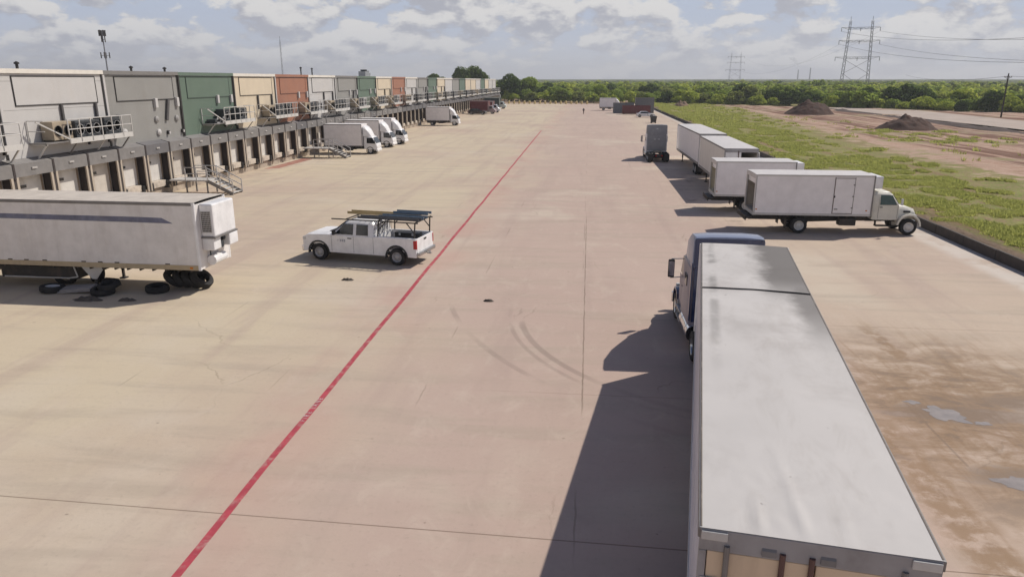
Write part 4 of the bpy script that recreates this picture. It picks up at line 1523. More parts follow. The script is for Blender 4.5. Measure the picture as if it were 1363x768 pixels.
    rf_.loft([[(x, -hw_, z0), (x, hw_, z0), (x, hw_ * 0.98, z1 - 0.14), (x, hw_ * 0.93, z1 - 0.04), (x, hw_ * 0.5, z1), (x, -hw_ * 0.5, z1), (x, -hw_ * 0.93, z1 - 0.04), (x, -hw_ * 0.98, z1 - 0.14)]
              for (x, hw_, z0, z1) in ((1.58, 1.19, 3.0, 4.06), (1.75, 1.20, 3.0, 4.10), (2.5, 1.19, 3.0, 4.04), (3.3, 1.14, 2.98, 3.72), (3.95, 1.05, 2.96, 3.30), (4.25, 0.98, 2.92, 3.02))])
    rf_.build('roof_fairing', fair_m, t, bevel=0.02, smooth=45)
    # back wall panel of the sleeper with small fittings
    bk = MB()
    bk.box(1.57, 1.615, -1.10, 1.10, 1.05, 3.0)
    bk.box(1.555, 1.575, -1.14, 1.14, 3.02, 4.0)
    bo = bk.build('back_panel', back_m, t)
    bx = MB()
    bx.box(1.53, 1.57, -0.35, -0.12, 2.35, 2.45)
    bx.box(1.53, 1.57, 0.12, 0.35, 2.35, 2.45)
    bx.box(1.53, 1.57, -0.10, 0.10, 3.55, 3.66)
    bx.build('work_lamp', clear_lens, bo)
    for x in (-0.70, 0.62):
        for s in (-1, 1):
            wheel(t, x, s * 1.06, 0.52, 0.27, rim_alu, s, dual=True)
    for s in (-1, 1):
        wheel(t, 5.25, s * 1.03, 0.52, 0.30, rim_alu, s)
        mf = MB()
        mf.box(-1.46, -1.44, min(s * 0.6, s * 1.2), max(s * 0.6, s * 1.2), 0.25, 0.95)
        mf.build('mudflap', black_trim, t)
        tl = MB()
        tl.box(-1.53, -1.50, min(s * 0.25, s * 0.42), max(s * 0.25, s * 0.42), 0.72, 0.84)
        tl.build('tail_lamp', red_lens, t)
    return t


tractor((4.86, 22.85, 0), math.pi / 2 + R(0.6), 'navy blue sleeper truck with chrome tank pulling the long grey trailer', navy_paint, cab_reflection_paint, navy_paint, sunlit_roof_paint)
tractor((8.12, 86.7, 0), math.pi / 2 + R(1.0), 'grey backed sleeper truck standing without a trailer on the open yard', white_paint, white_paint, grey_paint, grey_paint,
        tank_m=rim_alu)

# ---- trailers standing along the right edge
trailer('semi_trailer', (12.10, 73.3, 0), math.pi / 2 + R(0.7), 'white semi trailer farthest of the parked row, its long left side showing', Lg=16.2, rear='none',
        detailed=False, group='white trailers and trucks along the grass edge', roof_m=M('pale_roof', (0.62, 0.59, 0.57), 0.5, var=0.05, dirt=(0.4, 0.36, 0.33), dirt_amt=0.2))
trailer('semi_trailer', (11.95, 58.7, 0), math.pi / 2 - R(0.2), 'white semi trailer with its right rear door open on a dark empty box', Lg=13.2, H=4.0, side_m=M('cream_white_side', (0.70, 0.67, 0.61), 0.45, var=0.05, dirt=GRIME, dirt_amt=0.12, streak=True), rear='half',
        detailed=False, door_m_=white_paint, group='white trailers and trucks along the grass edge', roof_m=MATS['pale_roof'])

# ---- the old refrigerated trailer on the left
trailer('semi_trailer', (-31.9, 30.75, 0), R(-1.2), 'old white refrigerated trailer with faded navy stripe, tyres lying under it', Lg=15.25, side_m=old_side,
        roof_m=roof_old, rear='closed', stripe=True, reefer=True, bottom_m=tan_rail, gear_x=9.9, door_m_=white_paint)
ub = MB()


# ------------------------------------------------------------------ box trucks
def box_truck(loc, rz, label, box_len, wb, group, reefer=True, side_door=True, back_inside=inside_wood, cab_m=cream_paint):
    """conventional cab box truck with its roll-up rear door open; local x forward, origin on the ground below the box rear"""
    t = empty('box_truck', loc, rz, label, 'box truck', group)
    F, H, hw = 1.16, 3.62, 1.30
    B = box_len
    b = MB()
    b.box(0.05, B, -hw, -hw + 0.07, F + 0.10, H - 0.06)
    b.box(0.05, B, hw - 0.07, hw, F + 0.10, H - 0.06)
    b.box(B - 0.07, B, -hw + 0.07, hw - 0.07, F + 0.10, H - 0.06)
    b.build('box_wall', white_side, t)
    fl = MB()
    fl.box(0.03, B - 0.07, -hw + 0.07, hw - 0.07, F + 0.10, F + 0.17)
    fl.build('floor', back_inside, t)
    li = MB()
    li.box(0.10, B - 0.1, -hw + 0.075, -hw + 0.085, F + 0.2, H - 0.3)
    li.box(0.10, B - 0.1, hw - 0.085, hw - 0.075, F + 0.2, H - 0.3)
    li.box(B - 0.09, B - 0.075, -hw + 0.09, hw - 0.09, F + 0.2, H - 0.3)
    for z in (F + 0.9, F + 1.5):
        li.box(0.12, B - 0.1, -hw + 0.086, -hw + 0.13, z, z + 0.12)
        li.box(0.12, B - 0.1, hw - 0.13, hw - 0.086, z, z + 0.12)
    li.build('lining', back_inside, t)
    r = MB()
    rv, rfc = [], []
    nx, ny = 30, 6
    for i in range(nx + 1):
        for j in range(ny + 1):
            x, y = B * i / nx, -hw + 2 * hw * j / ny
            rv.append((x, y, H + 0.02 * (1 - (y / hw) ** 2) + 0.008 * mnoise.noise(Vector((x * 1.4, y * 1.4, B)))))
    for i in range(nx):
        for j in range(ny):
            a = i * (ny + 1) + j
            rfc.append((a, a + 1, a + ny + 2, a + ny + 1))
    r.add(rv, rfc)
    r.build('roof', MATS['pale_roof'], t, smooth=60)
    for yy in (-hw, hw):
        tr = MB()
        tr.box(0, B, yy - 0.015, yy + 0.015, H - 0.10, H + 0.002)
        tr.box(0, B, yy - 0.015, yy + 0.015, F - 0.02, F + 0.12)
        tr.build('box_rail', white_steel, t, bevel=0.008)
        cp = MB()
        cp.box(B - 0.05, B + 0.02, yy - 0.03, yy + 0.03, F, H)
        cp.build('corner_post', grey_steel, t)
    rfm = MB()
    rfm.box(0, 0.10, -hw, -hw + 0.14, F, H - 0.005)
    rfm.box(0, 0.10, hw - 0.14, hw, F, H - 0.005)
    rfm.box(0, 0.10, -hw + 0.14, hw - 0.14, H - 0.28, H - 0.005)
    rfm.box(0, 0.10, -hw + 0.14, hw - 0.14, F - 0.06, F + 0.10)
    rfm.build('rear_frame', white_steel, t, bevel=0.012)
    # open roll-up door gathered under the roof
    rd = MB()
    rd.prism([(0.12, H - 0.62), (0.16, H - 0.62), (0.16, H - 0.36), (0.5, H - 0.22), (0.5, H - 0.19), (0.12, H - 0.34)], -hw + 0.14, hw - 0.14)
    rd.build('rear_door', white_paint, t)
    if side_door:
        for s in (-1,):
            y = s * hw
            x0, x1 = B * 0.675, B * 0.835
            d = MB()
            d.box(x0, x1, min(y, y + s * 0.012), max(y, y + s * 0.012), F + 0.16, H - 0.20)
            do = d.build('side_door', white_side, t)
            ed = MB()
            for (xa, xb, za, zb) in ((x0 - 0.05, x0, F + 0.12, H - 0.14), (x1, x1 + 0.03, F + 0.12, H - 0.14), (x0, x1, H - 0.20, H - 0.17), (x0, x1, F + 0.12, F + 0.16)):
                ed.box(xa, xb, min(y, y + s * 0.016), max(y, y + s * 0.016), za, zb)
            ed.build('door_frame', M('brown_grey_door_seal', (0.16, 0.13, 0.12), 0.7), do)
            hd = MB()
            hd.box(x0 + 0.06, x0 + 0.26, min(y + s * 0.012, y + s * 0.05), max(y + s * 0.012, y + s * 0.05), F + 0.38, F + 0.42)
            hd.box(x0 - 0.02, x0 + 0.05, min(y + s * 0.017, y + s * 0.045), max(y + s * 0.017, y + s * 0.045), F + 1.1, F + 1.22)
            hd.build('handle', dark_steel, do)
            hg = MB()
            for z in (F + 0.45, F + 1.15, F + 1.85):
                hg.box(x1 - 0.07, x1 + 0.04, min(y + s * 0.017, y + s * 0.03), max(y + s * 0.017, y + s * 0.03), z, z + 0.07)
            hg.build('hinge', grey_steel, do)
    for s in (-1, 1):
        ml = MB()
        for x in (0.12, B - 0.35):
            ml.box(x, x + 0.10, min(s * hw, s * (hw + 0.02)), max(s * hw, s * (hw + 0.02)), F + 0.30, F + 0.36)
        ml.build('marker_lamp', amber_lens, t)
    ch = MB()
    for yy in (-0.45, 0.37):
        ch.box(0.0, B + 2.7, yy, yy + 0.08, 0.72, 1.0)
    for i in range(int(B / 0.5)):
        ch.box(0.1 + i * 0.5, 0.17 + i * 0.5, -hw + 0.03, hw - 0.03, F - 0.13, F - 0.02)
    rx = wb[0]
    ch.tube((rx, -0.9, 0.5), (rx, 0.9, 0.5), 0.10, 8)
    ch.box(rx - 0.7, rx + 0.7, -0.55, -0.47, 0.55, 0.7)
    ch.box(rx - 0.7, rx + 0.7, 0.47, 0.55, 0.55, 0.7)
    ch.tube((rx, 0, 0.55), (B + 0.5, 0, 0.75), 0.06, 8)
    ch.build('chassis', dark_steel, t)
    bm_ = MB()
    bm_.box(-0.42, 0.0, -1.2, 1.2, F - 0.28, F - 0.16)
    bm_.box(-0.42, -0.36, -1.2, 1.2, F - 0.38, F - 0.10)
    bm_.bar((-0.05, -0.6, F - 0.2), (-0.05, -0.6, 0.75), 0.08)
    bm_.bar((-0.05, 0.6, F - 0.2), (-0.05, 0.6, 0.75), 0.08)
    bm_.build('rear_step', dark_steel, t)
    tk = MB()
    tk.box(B - 1.75, B - 0.75, -1.15, -0.58, 0.52, 0.98)
    tk.build('battery_box', dark_steel, t, bevel=0.05)
    tk = MB()
    tk.tube((B - 1.9, 0.86, 0.75), (B - 0.6, 0.86, 0.75), 0.28, 14)
    tk.build('fuel_tank', rim_alu, t)
    for s in (-1, 1):
        wheel(t, rx, s * 1.10, 0.50, 0.26, rim_white, s, dual=True)
        wheel(t, wb[1], s * 1.06, 0.50, 0.28, rim_white, s)
        mf = MB()
        mf.box(rx - 0.78, rx - 0.76, min(s * 0.66, s * 1.24), max(s * 0.66, s * 1.24), 0.25, F - 0.13)
        mf.build('mudflap', black_trim, t)
    # cab: x from B+0.15
    x0 = B + 0.16
    c = MB()
    c.loft([rrect(x0, 1.02, 0.92, 2.52, 0.16, 0.93), rrect(x0 + 0.12, 1.06, 0.90, 2.60, 0.16, 0.93), rrect(x0 + 0.95, 1.06, 0.90, 2.60, 0.16, 0.92), rrect(x0 + 1.15, 1.06, 0.90, 2.45, 0.14, 0.92),
            rrect(x0 + 1.56, 1.04, 0.92, 1.86, 0.10, 0.97)])
    c.build('cab', cab_m, t, bevel=0.02, smooth=40)
    h = MB()
    h.loft([rrect(x0 + 1.54, 0.98, 0.95, 1.80, 0.16, 0.93), rrect(x0 + 2.1, 0.86, 0.95, 1.70, 0.16, 0.90), rrect(x0 + 2.62, 0.74, 0.90, 1.52, 0.16, 0.88), rrect(x0 + 2.75, 0.64, 0.88, 1.36, 0.18, 0.85)])
    h.build('hood', cab_m, t, bevel=0.02, smooth=45)
    fx = wb[1]
    for s in (-1, 1):
        f = MB()
        pr = [(fx + 0.72 * math.cos(math.pi * (0.0 + 0.97 * i / 10)), 0.55 + 0.74 * math.sin(math.pi * (0.0 + 0.97 * i / 10))) for i in range(11)]
        pi_ = [(fx + (x - fx) * 0.86, 0.55 + (z - 0.55) * 0.86) for x, z in pr]
        ya_, yb_ = sorted((s * 0.66, s * 1.20))
        for i in range(10):
            f.prism([pr[i], pr[i + 1], pi_[i + 1], pi_[i]], ya_, yb_)
        f.build('fender', cab_m, t, smooth=50)
        w = MB()
        y2, yt = s * 1.045, s * 0.995
        xs = [(x0 + 0.42, y2, 1.82), (x0 + 1.42, y2, 1.82), (x0 + 1.10, yt, 2.40), (x0 + 0.42, yt, 2.42)]
        w.add(xs + [(x, y - s * 0.1, z) for x, y, z in xs], [(0, 1, 2, 3), (7, 6, 5, 4), (0, 4, 5, 1), (2, 6, 7, 3), (1, 5, 6, 2), (3, 7, 4, 0)])
        w.build('side_window', teal_glass, t)
        dr = MB()
        y = s * 1.058
        dr.box(x0 + 0.34, x0 + 0.355, min(y, y + s * 0.006), max(y, y + s * 0.006), 0.98, 2.3)
        dr.box(x0 + 1.47, x0 + 1.485, min(y, y + s * 0.006), max(y, y + s * 0.006), 0.98, 1.8)
        dr.build('door_seam', grey_steel, t)
        hd = MB()
        hd.box(x0 + 0.42, x0 + 0.56, min(y, y + s * 0.03), max(y, y + s * 0.03), 1.66, 1.70)
        hd.build('door_handle', black_trim, t)
        st = MB()
        st.box(x0 + 0.3, x0 + 1.3, min(s * 0.7, s * 1.1), max(s * 0.7, s * 1.1), 0.50, 0.55)
        st.box(x0 + 0.32, x0 + 0.37, min(s * 0.7, s * 0.9), max(s * 0.7, s * 0.9), 0.55, 0.95)
        st.box(x0 + 1.22, x0 + 1.27, min(s * 0.7, s * 0.9), max(s * 0.7, s * 0.9), 0.55, 0.95)
        st.build('step', dark_steel, t)
        mr = MB()
        mr.box(x0 + 1.52, x0 + 1.60, s * 1.34 - 0.10, s * 1.34 + 0.10, 1.85, 2.25)
        mo = mr.build('mirror', white_paint if s < 0 else black_trim, t, bevel=0.03)
        ma = MB()
        ma.tube((x0 + 1.52, s * 1.02, 2.22), (x0 + 1.56, s * 1.34, 2.20), 0.018, 6)
        ma.tube((x0 + 1.52, s * 1.04, 1.88), (x0 + 1.56, s * 1.34, 1.88), 0.018, 6)
        ma.build('mirror_arm', dark_steel, mo)
        hl = MB()
        hl.box(x0 + 2.56, x0 + 2.72, min(s * 0.66, s * 0.92), max(s * 0.66, s * 0.92), 1.02, 1.20)
        hl.build('headlight', clear_lens, t, bevel=0.02)
        iv = MB()
        iv.box(x0 + 1.9, x0 + 2.3, min(s * 0.84, s * 0.90), max(s * 0.84, s * 0.90), 1.34, 1.46)
        iv.build('hood_vent', black_trim, t)
    ws = MB()
    a = [(x0 + 1.19, -0.86, 2.42), (x0 + 1.19, 0.86, 2.42), (x0 + 1.575, 0.92, 1.88), (x0 + 1.575, -0.92, 1.88)]
    ws.add(a + [(x - 0.06, y, z - 0.04) for x, y, z in a], [(0, 1, 2, 3), (7, 6, 5, 4), (0, 4, 5, 1), (2, 6, 7, 3), (1, 5, 6, 2), (3, 7, 4, 0)])
    ws.build('windshield', teal_glass, t)
    bp = MB()
    bp.box(x0 + 2.70, x0 + 2.86, -1.12, 1.12, 0.48, 0.80)
    bp.build('bumper', M('grey_bumper', (0.35, 0.35, 0.36), 0.35, metal=0.4), t, bevel=0.04)
    g = MB()
    for i in range(6):
        g.box(x0 + 2.745, x0 + 2.775, -0.5, 0.5, 0.92 + i * 0.07, 0.95 + i * 0.07)
    g.build('grille', chrome, t)
    if reefer:
        u = MB()
        u.box(B + 0.02, B + 0.62, -0.95, 0.95, 2.78, 3.52)
        uo = u.build('refrigeration_unit', white_paint, t, bevel=0.05)
        v = MB()
        for i in range(6):
            v.box(B + 0.62, B + 0.635, -0.75, 0.75, 2.92 + i * 0.085, 2.96 + i * 0.085)
        v.build('louvre', grey_steel, uo)
    return t


BG = 'white trailers and trucks along the grass edge'
box_truck((10.25, 46.85, 0), R(0.6), 'big white box truck with a side door, nearest of the parked row, facing the grass', 7.0, (2.85, 9.35), BG)
box_truck((9.1, 54.15, 0), R(-0.5), 'shorter white box truck with an open cream lined box behind the big one', 5.5, (2.3, 7.8), BG, side_door=False, back_inside=cream_inside,
          cab_m=white_paint)


def cabover(loc, rz, label, group, deflector=True):
    """small cab-over box truck backed to a dock; local x forward, origin on the ground below the box rear"""
    t = empty('cabover_truck', loc, rz, label, 'box truck', group)
    F, H, hw, B = 0.98, 3.72, 1.18, 5.0
    b = MB()
    b.box(0, B, -hw, hw, F, H)
    b.build('box_body', white_side, t, bevel=0.02)
    rl = MB()
    for yy in (-hw, hw):
        rl.box(-0.01, B + 0.01, yy - 0.02, yy + 0.02, H - 0.10, H + 0.01)
        rl.box(-0.01, B + 0.01, yy - 0.02, yy + 0.02, F - 0.03, F + 0.08)
        rl.box(B - 0.04, B + 0.02, yy - 0.02, yy + 0.02, F + 0.08, H - 0.10)
        rl.box(-0.02, 0.05, yy - 0.02, yy + 0.02, F + 0.08, H - 0.10)
    rl.build('box_rail', grey_steel, t)
    dr = MB()
    for i in range(7):
        dr.box(-0.03, 0.0, -hw + 0.12, hw - 0.12, F + 0.1 + i * 0.34, F + 0.42 + i * 0.34)
    dr.build('rear_door', white_paint, t)
    if deflector:
        d = MB()
        d.loft([[(x, -w, z0), (x, w, z0), (x, w, z1 - 0.2), (x, w - 0.2, z1), (x, -w + 0.2, z1), (x, -w, z1 - 0.2)] for (x, w, z0, z1) in
                ((B + 0.10, 1.02, 2.2, 3.50), (B + 0.40, 0.98, 2.2, 3.34), (B + 0.80, 0.86, 2.2, 2.92), (B + 1.10, 0.7, 2.2, 2.40))])
        d.build('wind_deflector', white_paint, t, bevel=0.02, smooth=50)
    c = MB()
    c.loft([rrect(B + 0.18, 0.98, 0.62, 2.18, 0.14, 0.95), rrect(B + 1.05, 0.99, 0.58, 2.22, 0.14, 0.93), rrect(B + 1.35, 0.98, 0.58, 2.12, 0.14, 0.92), rrect(B + 1.80, 0.97, 0.50, 1.32, 0.10, 0.98), rrect(B + 1.86, 0.95, 0.48, 1.0, 0.1, 0.98)])
    c.build('cab', white_paint, t, bevel=0.02, smooth=40)
    ws = MB()
    a = [(B + 1.385, -0.82, 2.06), (B + 1.385, 0.82, 2.06), (B + 1.80, 0.88, 1.36), (B + 1.80, -0.88, 1.36)]
    ws.add(a + [(x - 0.06, y, z - 0.03) for x, y, z in a], [(0, 1, 2, 3), (7, 6, 5, 4), (0, 4, 5, 1), (2, 6, 7, 3), (1, 5, 6, 2), (3, 7, 4, 0)])
    ws.build('windshield', glass, t)
    for s in (-1, 1):
        w = MB()
        y2, yt = s * 0.985, s * 0.935
        xs = [(B + 0.55, y2, 1.36), (B + 1.62, y2, 1.30), (B + 1.30, yt, 2.02), (B + 0.55, yt, 2.04)]
        w.add(xs + [(x, y - s * 0.1, z) for x, y, z in xs], [(0, 1, 2, 3), (7, 6, 5, 4), (0, 4, 5, 1), (2, 6, 7, 3), (1, 5, 6, 2), (3, 7, 4, 0)])
        w.build('side_window', glass, t)
        wheel(t, 1.25, s * 0.92, 0.40, 0.21, rim_white, s, dual=True)
        wheel(t, B + 0.95, s * 0.84, 0.40, 0.22, rim_white, s)
        ar = MB()
        ar.lathe([(0.42, s * 0.99), (0.50, s * 0.995), (0.50, s * 0.94)], (B + 0.95, 0, 0.42), 'y', 20)
        ar.build('wheel_arch', black_trim, t)
        mr = MB()
        mr.box(B + 1.62, B + 1.68, s * 1.16 - 0.08, s * 1.16 + 0.08, 1.35, 1.75)
        mr.tube((B + 1.5, s * 0.95, 1.75), (B + 1.65, s * 1.16, 1.72), 0.015, 5)
        mr.build('mirror', black_trim, t)
        hl = MB()
        hl.box(B + 1.82, B + 1.885, min(s * 0.60, s * 0.90), max(s * 0.60, s * 0.90), 0.78, 0.93)
        hl.build('headlight', clear_lens, t)
    bp = MB()
    bp.box(B + 1.70, B + 1.94, -0.98, 0.98, 0.36, 0.60)
    bp.build('bumper', white_paint, t, bevel=0.03)
    ch = MB()
    for yy in (-0.42, 0.34):
        ch.box(0.0, B + 1.6, yy, yy + 0.08, 0.58, 0.80)
    for i in range(9):
        ch.box(0.2 + i * 0.55, 0.27 + i * 0.55, -hw + 0.05, hw - 0.05, F - 0.16, F)
    ch.tube((1.25, -0.8, 0.4), (1.25, 0.8, 0.4), 0.08, 8)
    ch.box(2.6, 3.6, -1.0, -0.55, 0.42, 0.85)
    ch.box(2.6, 3.6, 0.55, 1.0, 0.42, 0.85)
    ch.build('chassis', dark_steel, t)
    return t


CG = 'white cabover box trucks backed to the docks'
c0 = cabover((-33.6, 92.6, 0), R(-1), 'white cabover box truck at the docks, nearest of three side by side', CG)
copy_tree(c0, (-34.0, 102.0, 0), R(-1.5), 'white cabover box truck at the docks, middle of three side by side', CG)
copy_tree(c0, (-33.6, 107.0, 0), R(-0.5), 'white cabover box truck at the docks, farthest of three side by side', CG)
copy_tree(c0, (-33.6, 152.8, 0), R(-1), 'lone white cabover box truck at the docks, well beyond the three together', CG)
copy_tree(c0, (3.3, 233.5, 0), R(-4), 'small white box truck standing far off beside the maroon dumpster', CG)

# ------------------------------------------------------------------ pickup with ladder rack
PK = 1.115
PKL, PKR = Vector((-9.51, 35.29, 0)), math.atan2(0.84, -4.49)


def pickup():
    k = PK
    # origin below the rear axle; the near (left) wheels stand at the measured spots
    off = Matrix.Rotation(PKR, 3, 'Z') @ Vector((0, -0.86 * k, 0))
    t = empty('pickup_truck', PKL + off, PKR, 'white extended cab pickup truck with a ladder rack beside the red line', 'pickup truck')
    hw = 0.99
    arches = [(0.0, 0.50, 0.40), (4.0, 0.50, 0.40)]
    top = [(-0.98, 1.30), (1.14, 1.30), (1.16, 1.26), (3.28, 1.26), (3.45, 1.27), (4.50, 1.23), (4.76, 1.13), (4.83, 0.90)]
    prof = arch_profile(-0.98, 4.84, 0.42, top, arches)
    b = MB(k)
    for s in (-1, 1):
        ya_, yb_ = sorted((s * (hw - 0.10), s * hw))
        b.prism(prof, ya_, yb_)
    # hood, cowl and front clip between the sides
    b.loft([[(x, -hw + 0.09, 0.75), (x, hw - 0.09, 0.75), (x, hw - 0.09, z - 0.0), (x, 0.60, z + 0.06), (x, -0.60, z + 0.06), (x, -hw + 0.09, z - 0.0)]
            for x, z in ((3.10, 1.265), (3.6, 1.27), (4.46, 1.23), (4.74, 1.13), (4.82, 0.92))])
    # lower cab block and bed
    b.box(1.16, 3.2, -hw + 0.09, hw - 0.09, 0.46, 1.24)
    b.box(-0.96, 1.16, -hw + 0.10, hw - 0.10, 0.62, 0.72)
    b.box(1.08, 1.17, -hw + 0.10, hw - 0.10, 0.72, 1.30)
    b.build('body', white_paint, t, bevel=0.03)
    ln_ = MB(k)
    for s in (-1, 1):
        ya_, yb_ = sorted((s * hw, s * (hw + 0.004)))
        for x in (1.15, 2.16, 3.30):
            ln_.box(x, x + 0.015, ya_, yb_, 0.48, 1.25)
    ln_.build('door_seam', M('grey_panel_gap', (0.25, 0.25, 0.26), 0.6), t)
    c = MB(k)
    c.loft([[(x, -w0, 1.24), (x, w0, 1.24), (x, w1, z - 0.10), (x, w1 - 0.14, z), (x, -w1 + 0.14, z), (x, -w1, z - 0.10)] for x, w0, w1, z in
            ((1.17, 0.95, 0.80, 1.85), (1.26, 0.97, 0.82, 1.93), (2.35, 0.97, 0.82, 1.95), (2.62, 0.97, 0.81, 1.88), (3.36, 0.97, 0.93, 1.32))])
    c.build('cab', white_paint, t, bevel=0.025, smooth=30)
    ws = MB(k)
    a = [(2.655, -0.70, 1.86), (2.655, 0.70, 1.86), (3.345, 0.86, 1.33), (3.345, -0.86, 1.33)]
    a = [(x + 0.02, y, z + 0.03) for x, y, z in a]
    ws.add(a + [(x - 0.05, y, z - 0.04) for x, y, z in a], [(0, 1, 2, 3), (7, 6, 5, 4), (0, 4, 5, 1), (2, 6, 7, 3), (1, 5, 6, 2), (3, 7, 4, 0)])
    ws.build('windshield', glass, t)
    for s in (-1, 1):
        for xs in ([(2.20, 0.962, 1.31), (3.12, 0.962, 1.31), (2.66, 0.86, 1.79), (2.20, 0.86, 1.79)], [(1.42, 0.962, 1.31), (2.02, 0.962, 1.31), (2.02, 0.86, 1.79), (1.46, 0.86, 1.79)]):
            w = MB(k)
            p = [(x, s * (y + 0.015), z) for x, y, z in xs]
            w.add(p + [(x, s * (abs(y) - 0.06), z) for x, y, z in p], [(0, 1, 2, 3), (7, 6, 5, 4), (0, 4, 5, 1), (2, 6, 7, 3), (1, 5, 6, 2), (3, 7, 4, 0)])
            w.build('side_window', glass, t)
        hd = MB(k)
        ya_, yb_ = sorted((s * hw, s * (hw + 0.03)))
        hd.box(2.26, 2.46, ya_, yb_, 1.12, 1.16)
        hd.build('door_handle', black_trim, t)
        mr = MB(k)
        mr.box(3.02, 3.12, min(s * 1.04, s * 1.26), max(s * 1.04, s * 1.26), 1.30, 1.54)
        mr.bar((3.08, s * 0.92, 1.36), (3.08, s * 1.1, 1.36), 0.05)
        mr.build('mirror', black_trim, t, bevel=0.02)
        hl = MB(k)
        hl.box(4.64, 4.84, min(s * 0.66, s * 0.992), max(s * 0.66, s * 0.992), 0.94, 1.10)
        hl.build('headlight', clear_lens, t, bevel=0.02)
        tl = MB(k)
        tl.box(-1.01, -0.84, min(s * 0.90, s * 1.0), max(s * 0.90, s * 1.0), 0.82, 1.22)
        tl.build('tail_light', red_lens, t, bevel=0.02)
        for x in (0.0, 4.0):
            wheel(t, x, s * 0.86, 0.40, 0.26, M('dull_alloy_rim', (0.42, 0.41, 0.41), 0.5, metal=0.3, dirt=GRIME, dirt_amt=0.3, dirt_scale=5), s, k=k)
            fl = MB(k)
            pr = [(x + 0.50 * math.cos(math.pi * (-0.03 + 1.06 * i / 12)), 0.40 + 0.50 * math.sin(math.pi * (-0.03 + 1.06 * i / 12))) for i in range(13)]
            pi_ = [(x + (px - x) * 1.13, 0.40 + (pz - 0.40) * 1.13) for px, pz in pr]
            ya_, yb_ = sorted((s * (hw - 0.12), s * (hw + 0.03)))
            for i in range(12):
                fl.prism([pr[i], pr[i + 1], pi_[i + 1], pi_[i]], ya_, yb_)
            fl.build('arch_flare', black_trim, t)
    bp = MB(k)
    bp.box(4.78, 4.95, -0.96, 0.96, 0.40, 0.66)
    bp.build('front_bumper', chrome, t, bevel=0.05)
    g = MB(k)
    g.box(4.79, 4.84, -0.62, 0.62, 0.70, 1.08)
    g.build('grille', black_trim, t, bevel=0.02)
    rb = MB(k)
    rb.box(-1.13, -0.98, -0.95, 0.95, 0.50, 0.66)
    rb.box(-1.30, -1.10, -0.06, 0.06, 0.44, 0.52)
    rb.box(-1.26, -1.18, -0.05, 0.05, 0.52, 0.60)
    rb.build('rear_bumper', M('dull_chrome', (0.4, 0.4, 0.4), 0.3, metal=0.8), t, bevel=0.03)
    tg = MB(k)
    tg.box(-1.00, -0.94, -0.90, 0.90, 0.62, 1.29)
    to = tg.build('tailgate', white_paint, t, bevel=0.02)
    hd = MB(k)
    hd.box(-1.015, -1.00, -0.14, 0.14, 1.12, 1.20)
    hd.build('handle', black_trim, to)
    ud = MB(k)
    ud.box(-0.92, 4.65, -0.80, 0.80, 0.42, 0.56)
    ud.tube((0, -0.8, 0.40), (0, 0.8, 0.40), 0.07, 8)
    for s in (-1, 1):
        ud.box(1.0, 3.4, min(s * 0.82, s * 0.95), max(s * 0.82, s * 0.95), 0.40, 0.50)
    ud.build('chassis', dark_steel, t)
    # wipers and dark hood vent
    hv = MB(k)
    hv.loft([[(x, -0.55, z), (x, 0.55, z), (x, 0.55, z + 0.03), (x, -0.55, z + 0.03)] for x, z in ((3.40, 1.328), (3.62, 1.328))])
    hv.build('wiper_cowl', black_trim, t)
    # small company lettering on the front door, too small to read
    lt = MB(k)
    for i, (x, w_, h_) in enumerate(((2.98, 0.03, 0.07), (2.87, 0.07, 0.12), (2.77, 0.07, 0.12), (2.67, 0.08, 0.12))):
        lt.box(x - w_, x, hw + 0.002, hw + 0.006, 1.02 - h_ / 2, 1.02 + h_ / 2)
    lt.build('door_emblem', M('faint_grey_emblem', (0.42, 0.42, 0.46), 0.6), t)
    # ladder rack
    rk = MB(k)
    for s in (-1, 1):
        for x in (-0.86, 0.95):
            rk.bar((x, s * 0.90, 1.30), (x - 0.05, s * 0.86, 1.99), 0.05)
        rk.bar((0.95, s * 0.88, 1.55), (0.55, s * 0.87, 1.98), 0.04)
        rk.bar((-0.86, s * 0.88, 1.55), (-0.5, s * 0.87, 1.98), 0.04)
        rk.bar((-1.05, s * 0.86, 2.0), (3.30, s * 0.86, 2.0), 0.05)
    for x in (-0.95, 0.9, 2.5):
        rk.bar((x, -0.90, 2.03), (x, 0.90, 2.03), 0.05)
    rk.build('ladder_rack', dark_steel, t)
    mesh_ = MB(k)
    for i in range(9):
        y = -0.7 + i * 0.175
        mesh_.bar((1.05, y, 1.30), (1.03, y, 1.82), 0.02)
    mesh_.bar((1.04, -0.72, 1.80), (1.04, 0.72, 1.80), 0.04)
    mesh_.build('headache_rack', dark_steel, t)
    return t


pk = pickup()
PKM = Matrix.Translation(pk.location) @ Matrix.Rotation(PKR, 4, 'Z')


def on_pk(x, y, z):
    return PKM @ Vector((x * PK, y * PK, z * PK))


def ladder(x0, x1, y, z, mat, label, w=0.46, name='ladder'):
    t = empty(name, on_pk(x0, y, z), PKR, label, 'ladder', 'ladders on the pickup rack')
    n = (x1 - x0) * PK
    for s in (-1, 1):
        r = MB()
        r.box(0, n, s * w / 2 - 0.025, s * w / 2 + 0.025, 0.0, 0.13)
        r.build('side_rail', mat, t, bevel=0.006)
    for i in range(int(n / 0.3)):
        r = MB()
        r.tube((0.15 + i * 0.3, -w / 2, 0.042), (0.15 + i * 0.3, w / 2, 0.042), 0.018, 6)
        r.build('rung', M('aluminium_rung', (0.5, 0.5, 0.5), 0.4, metal=0.6), t)


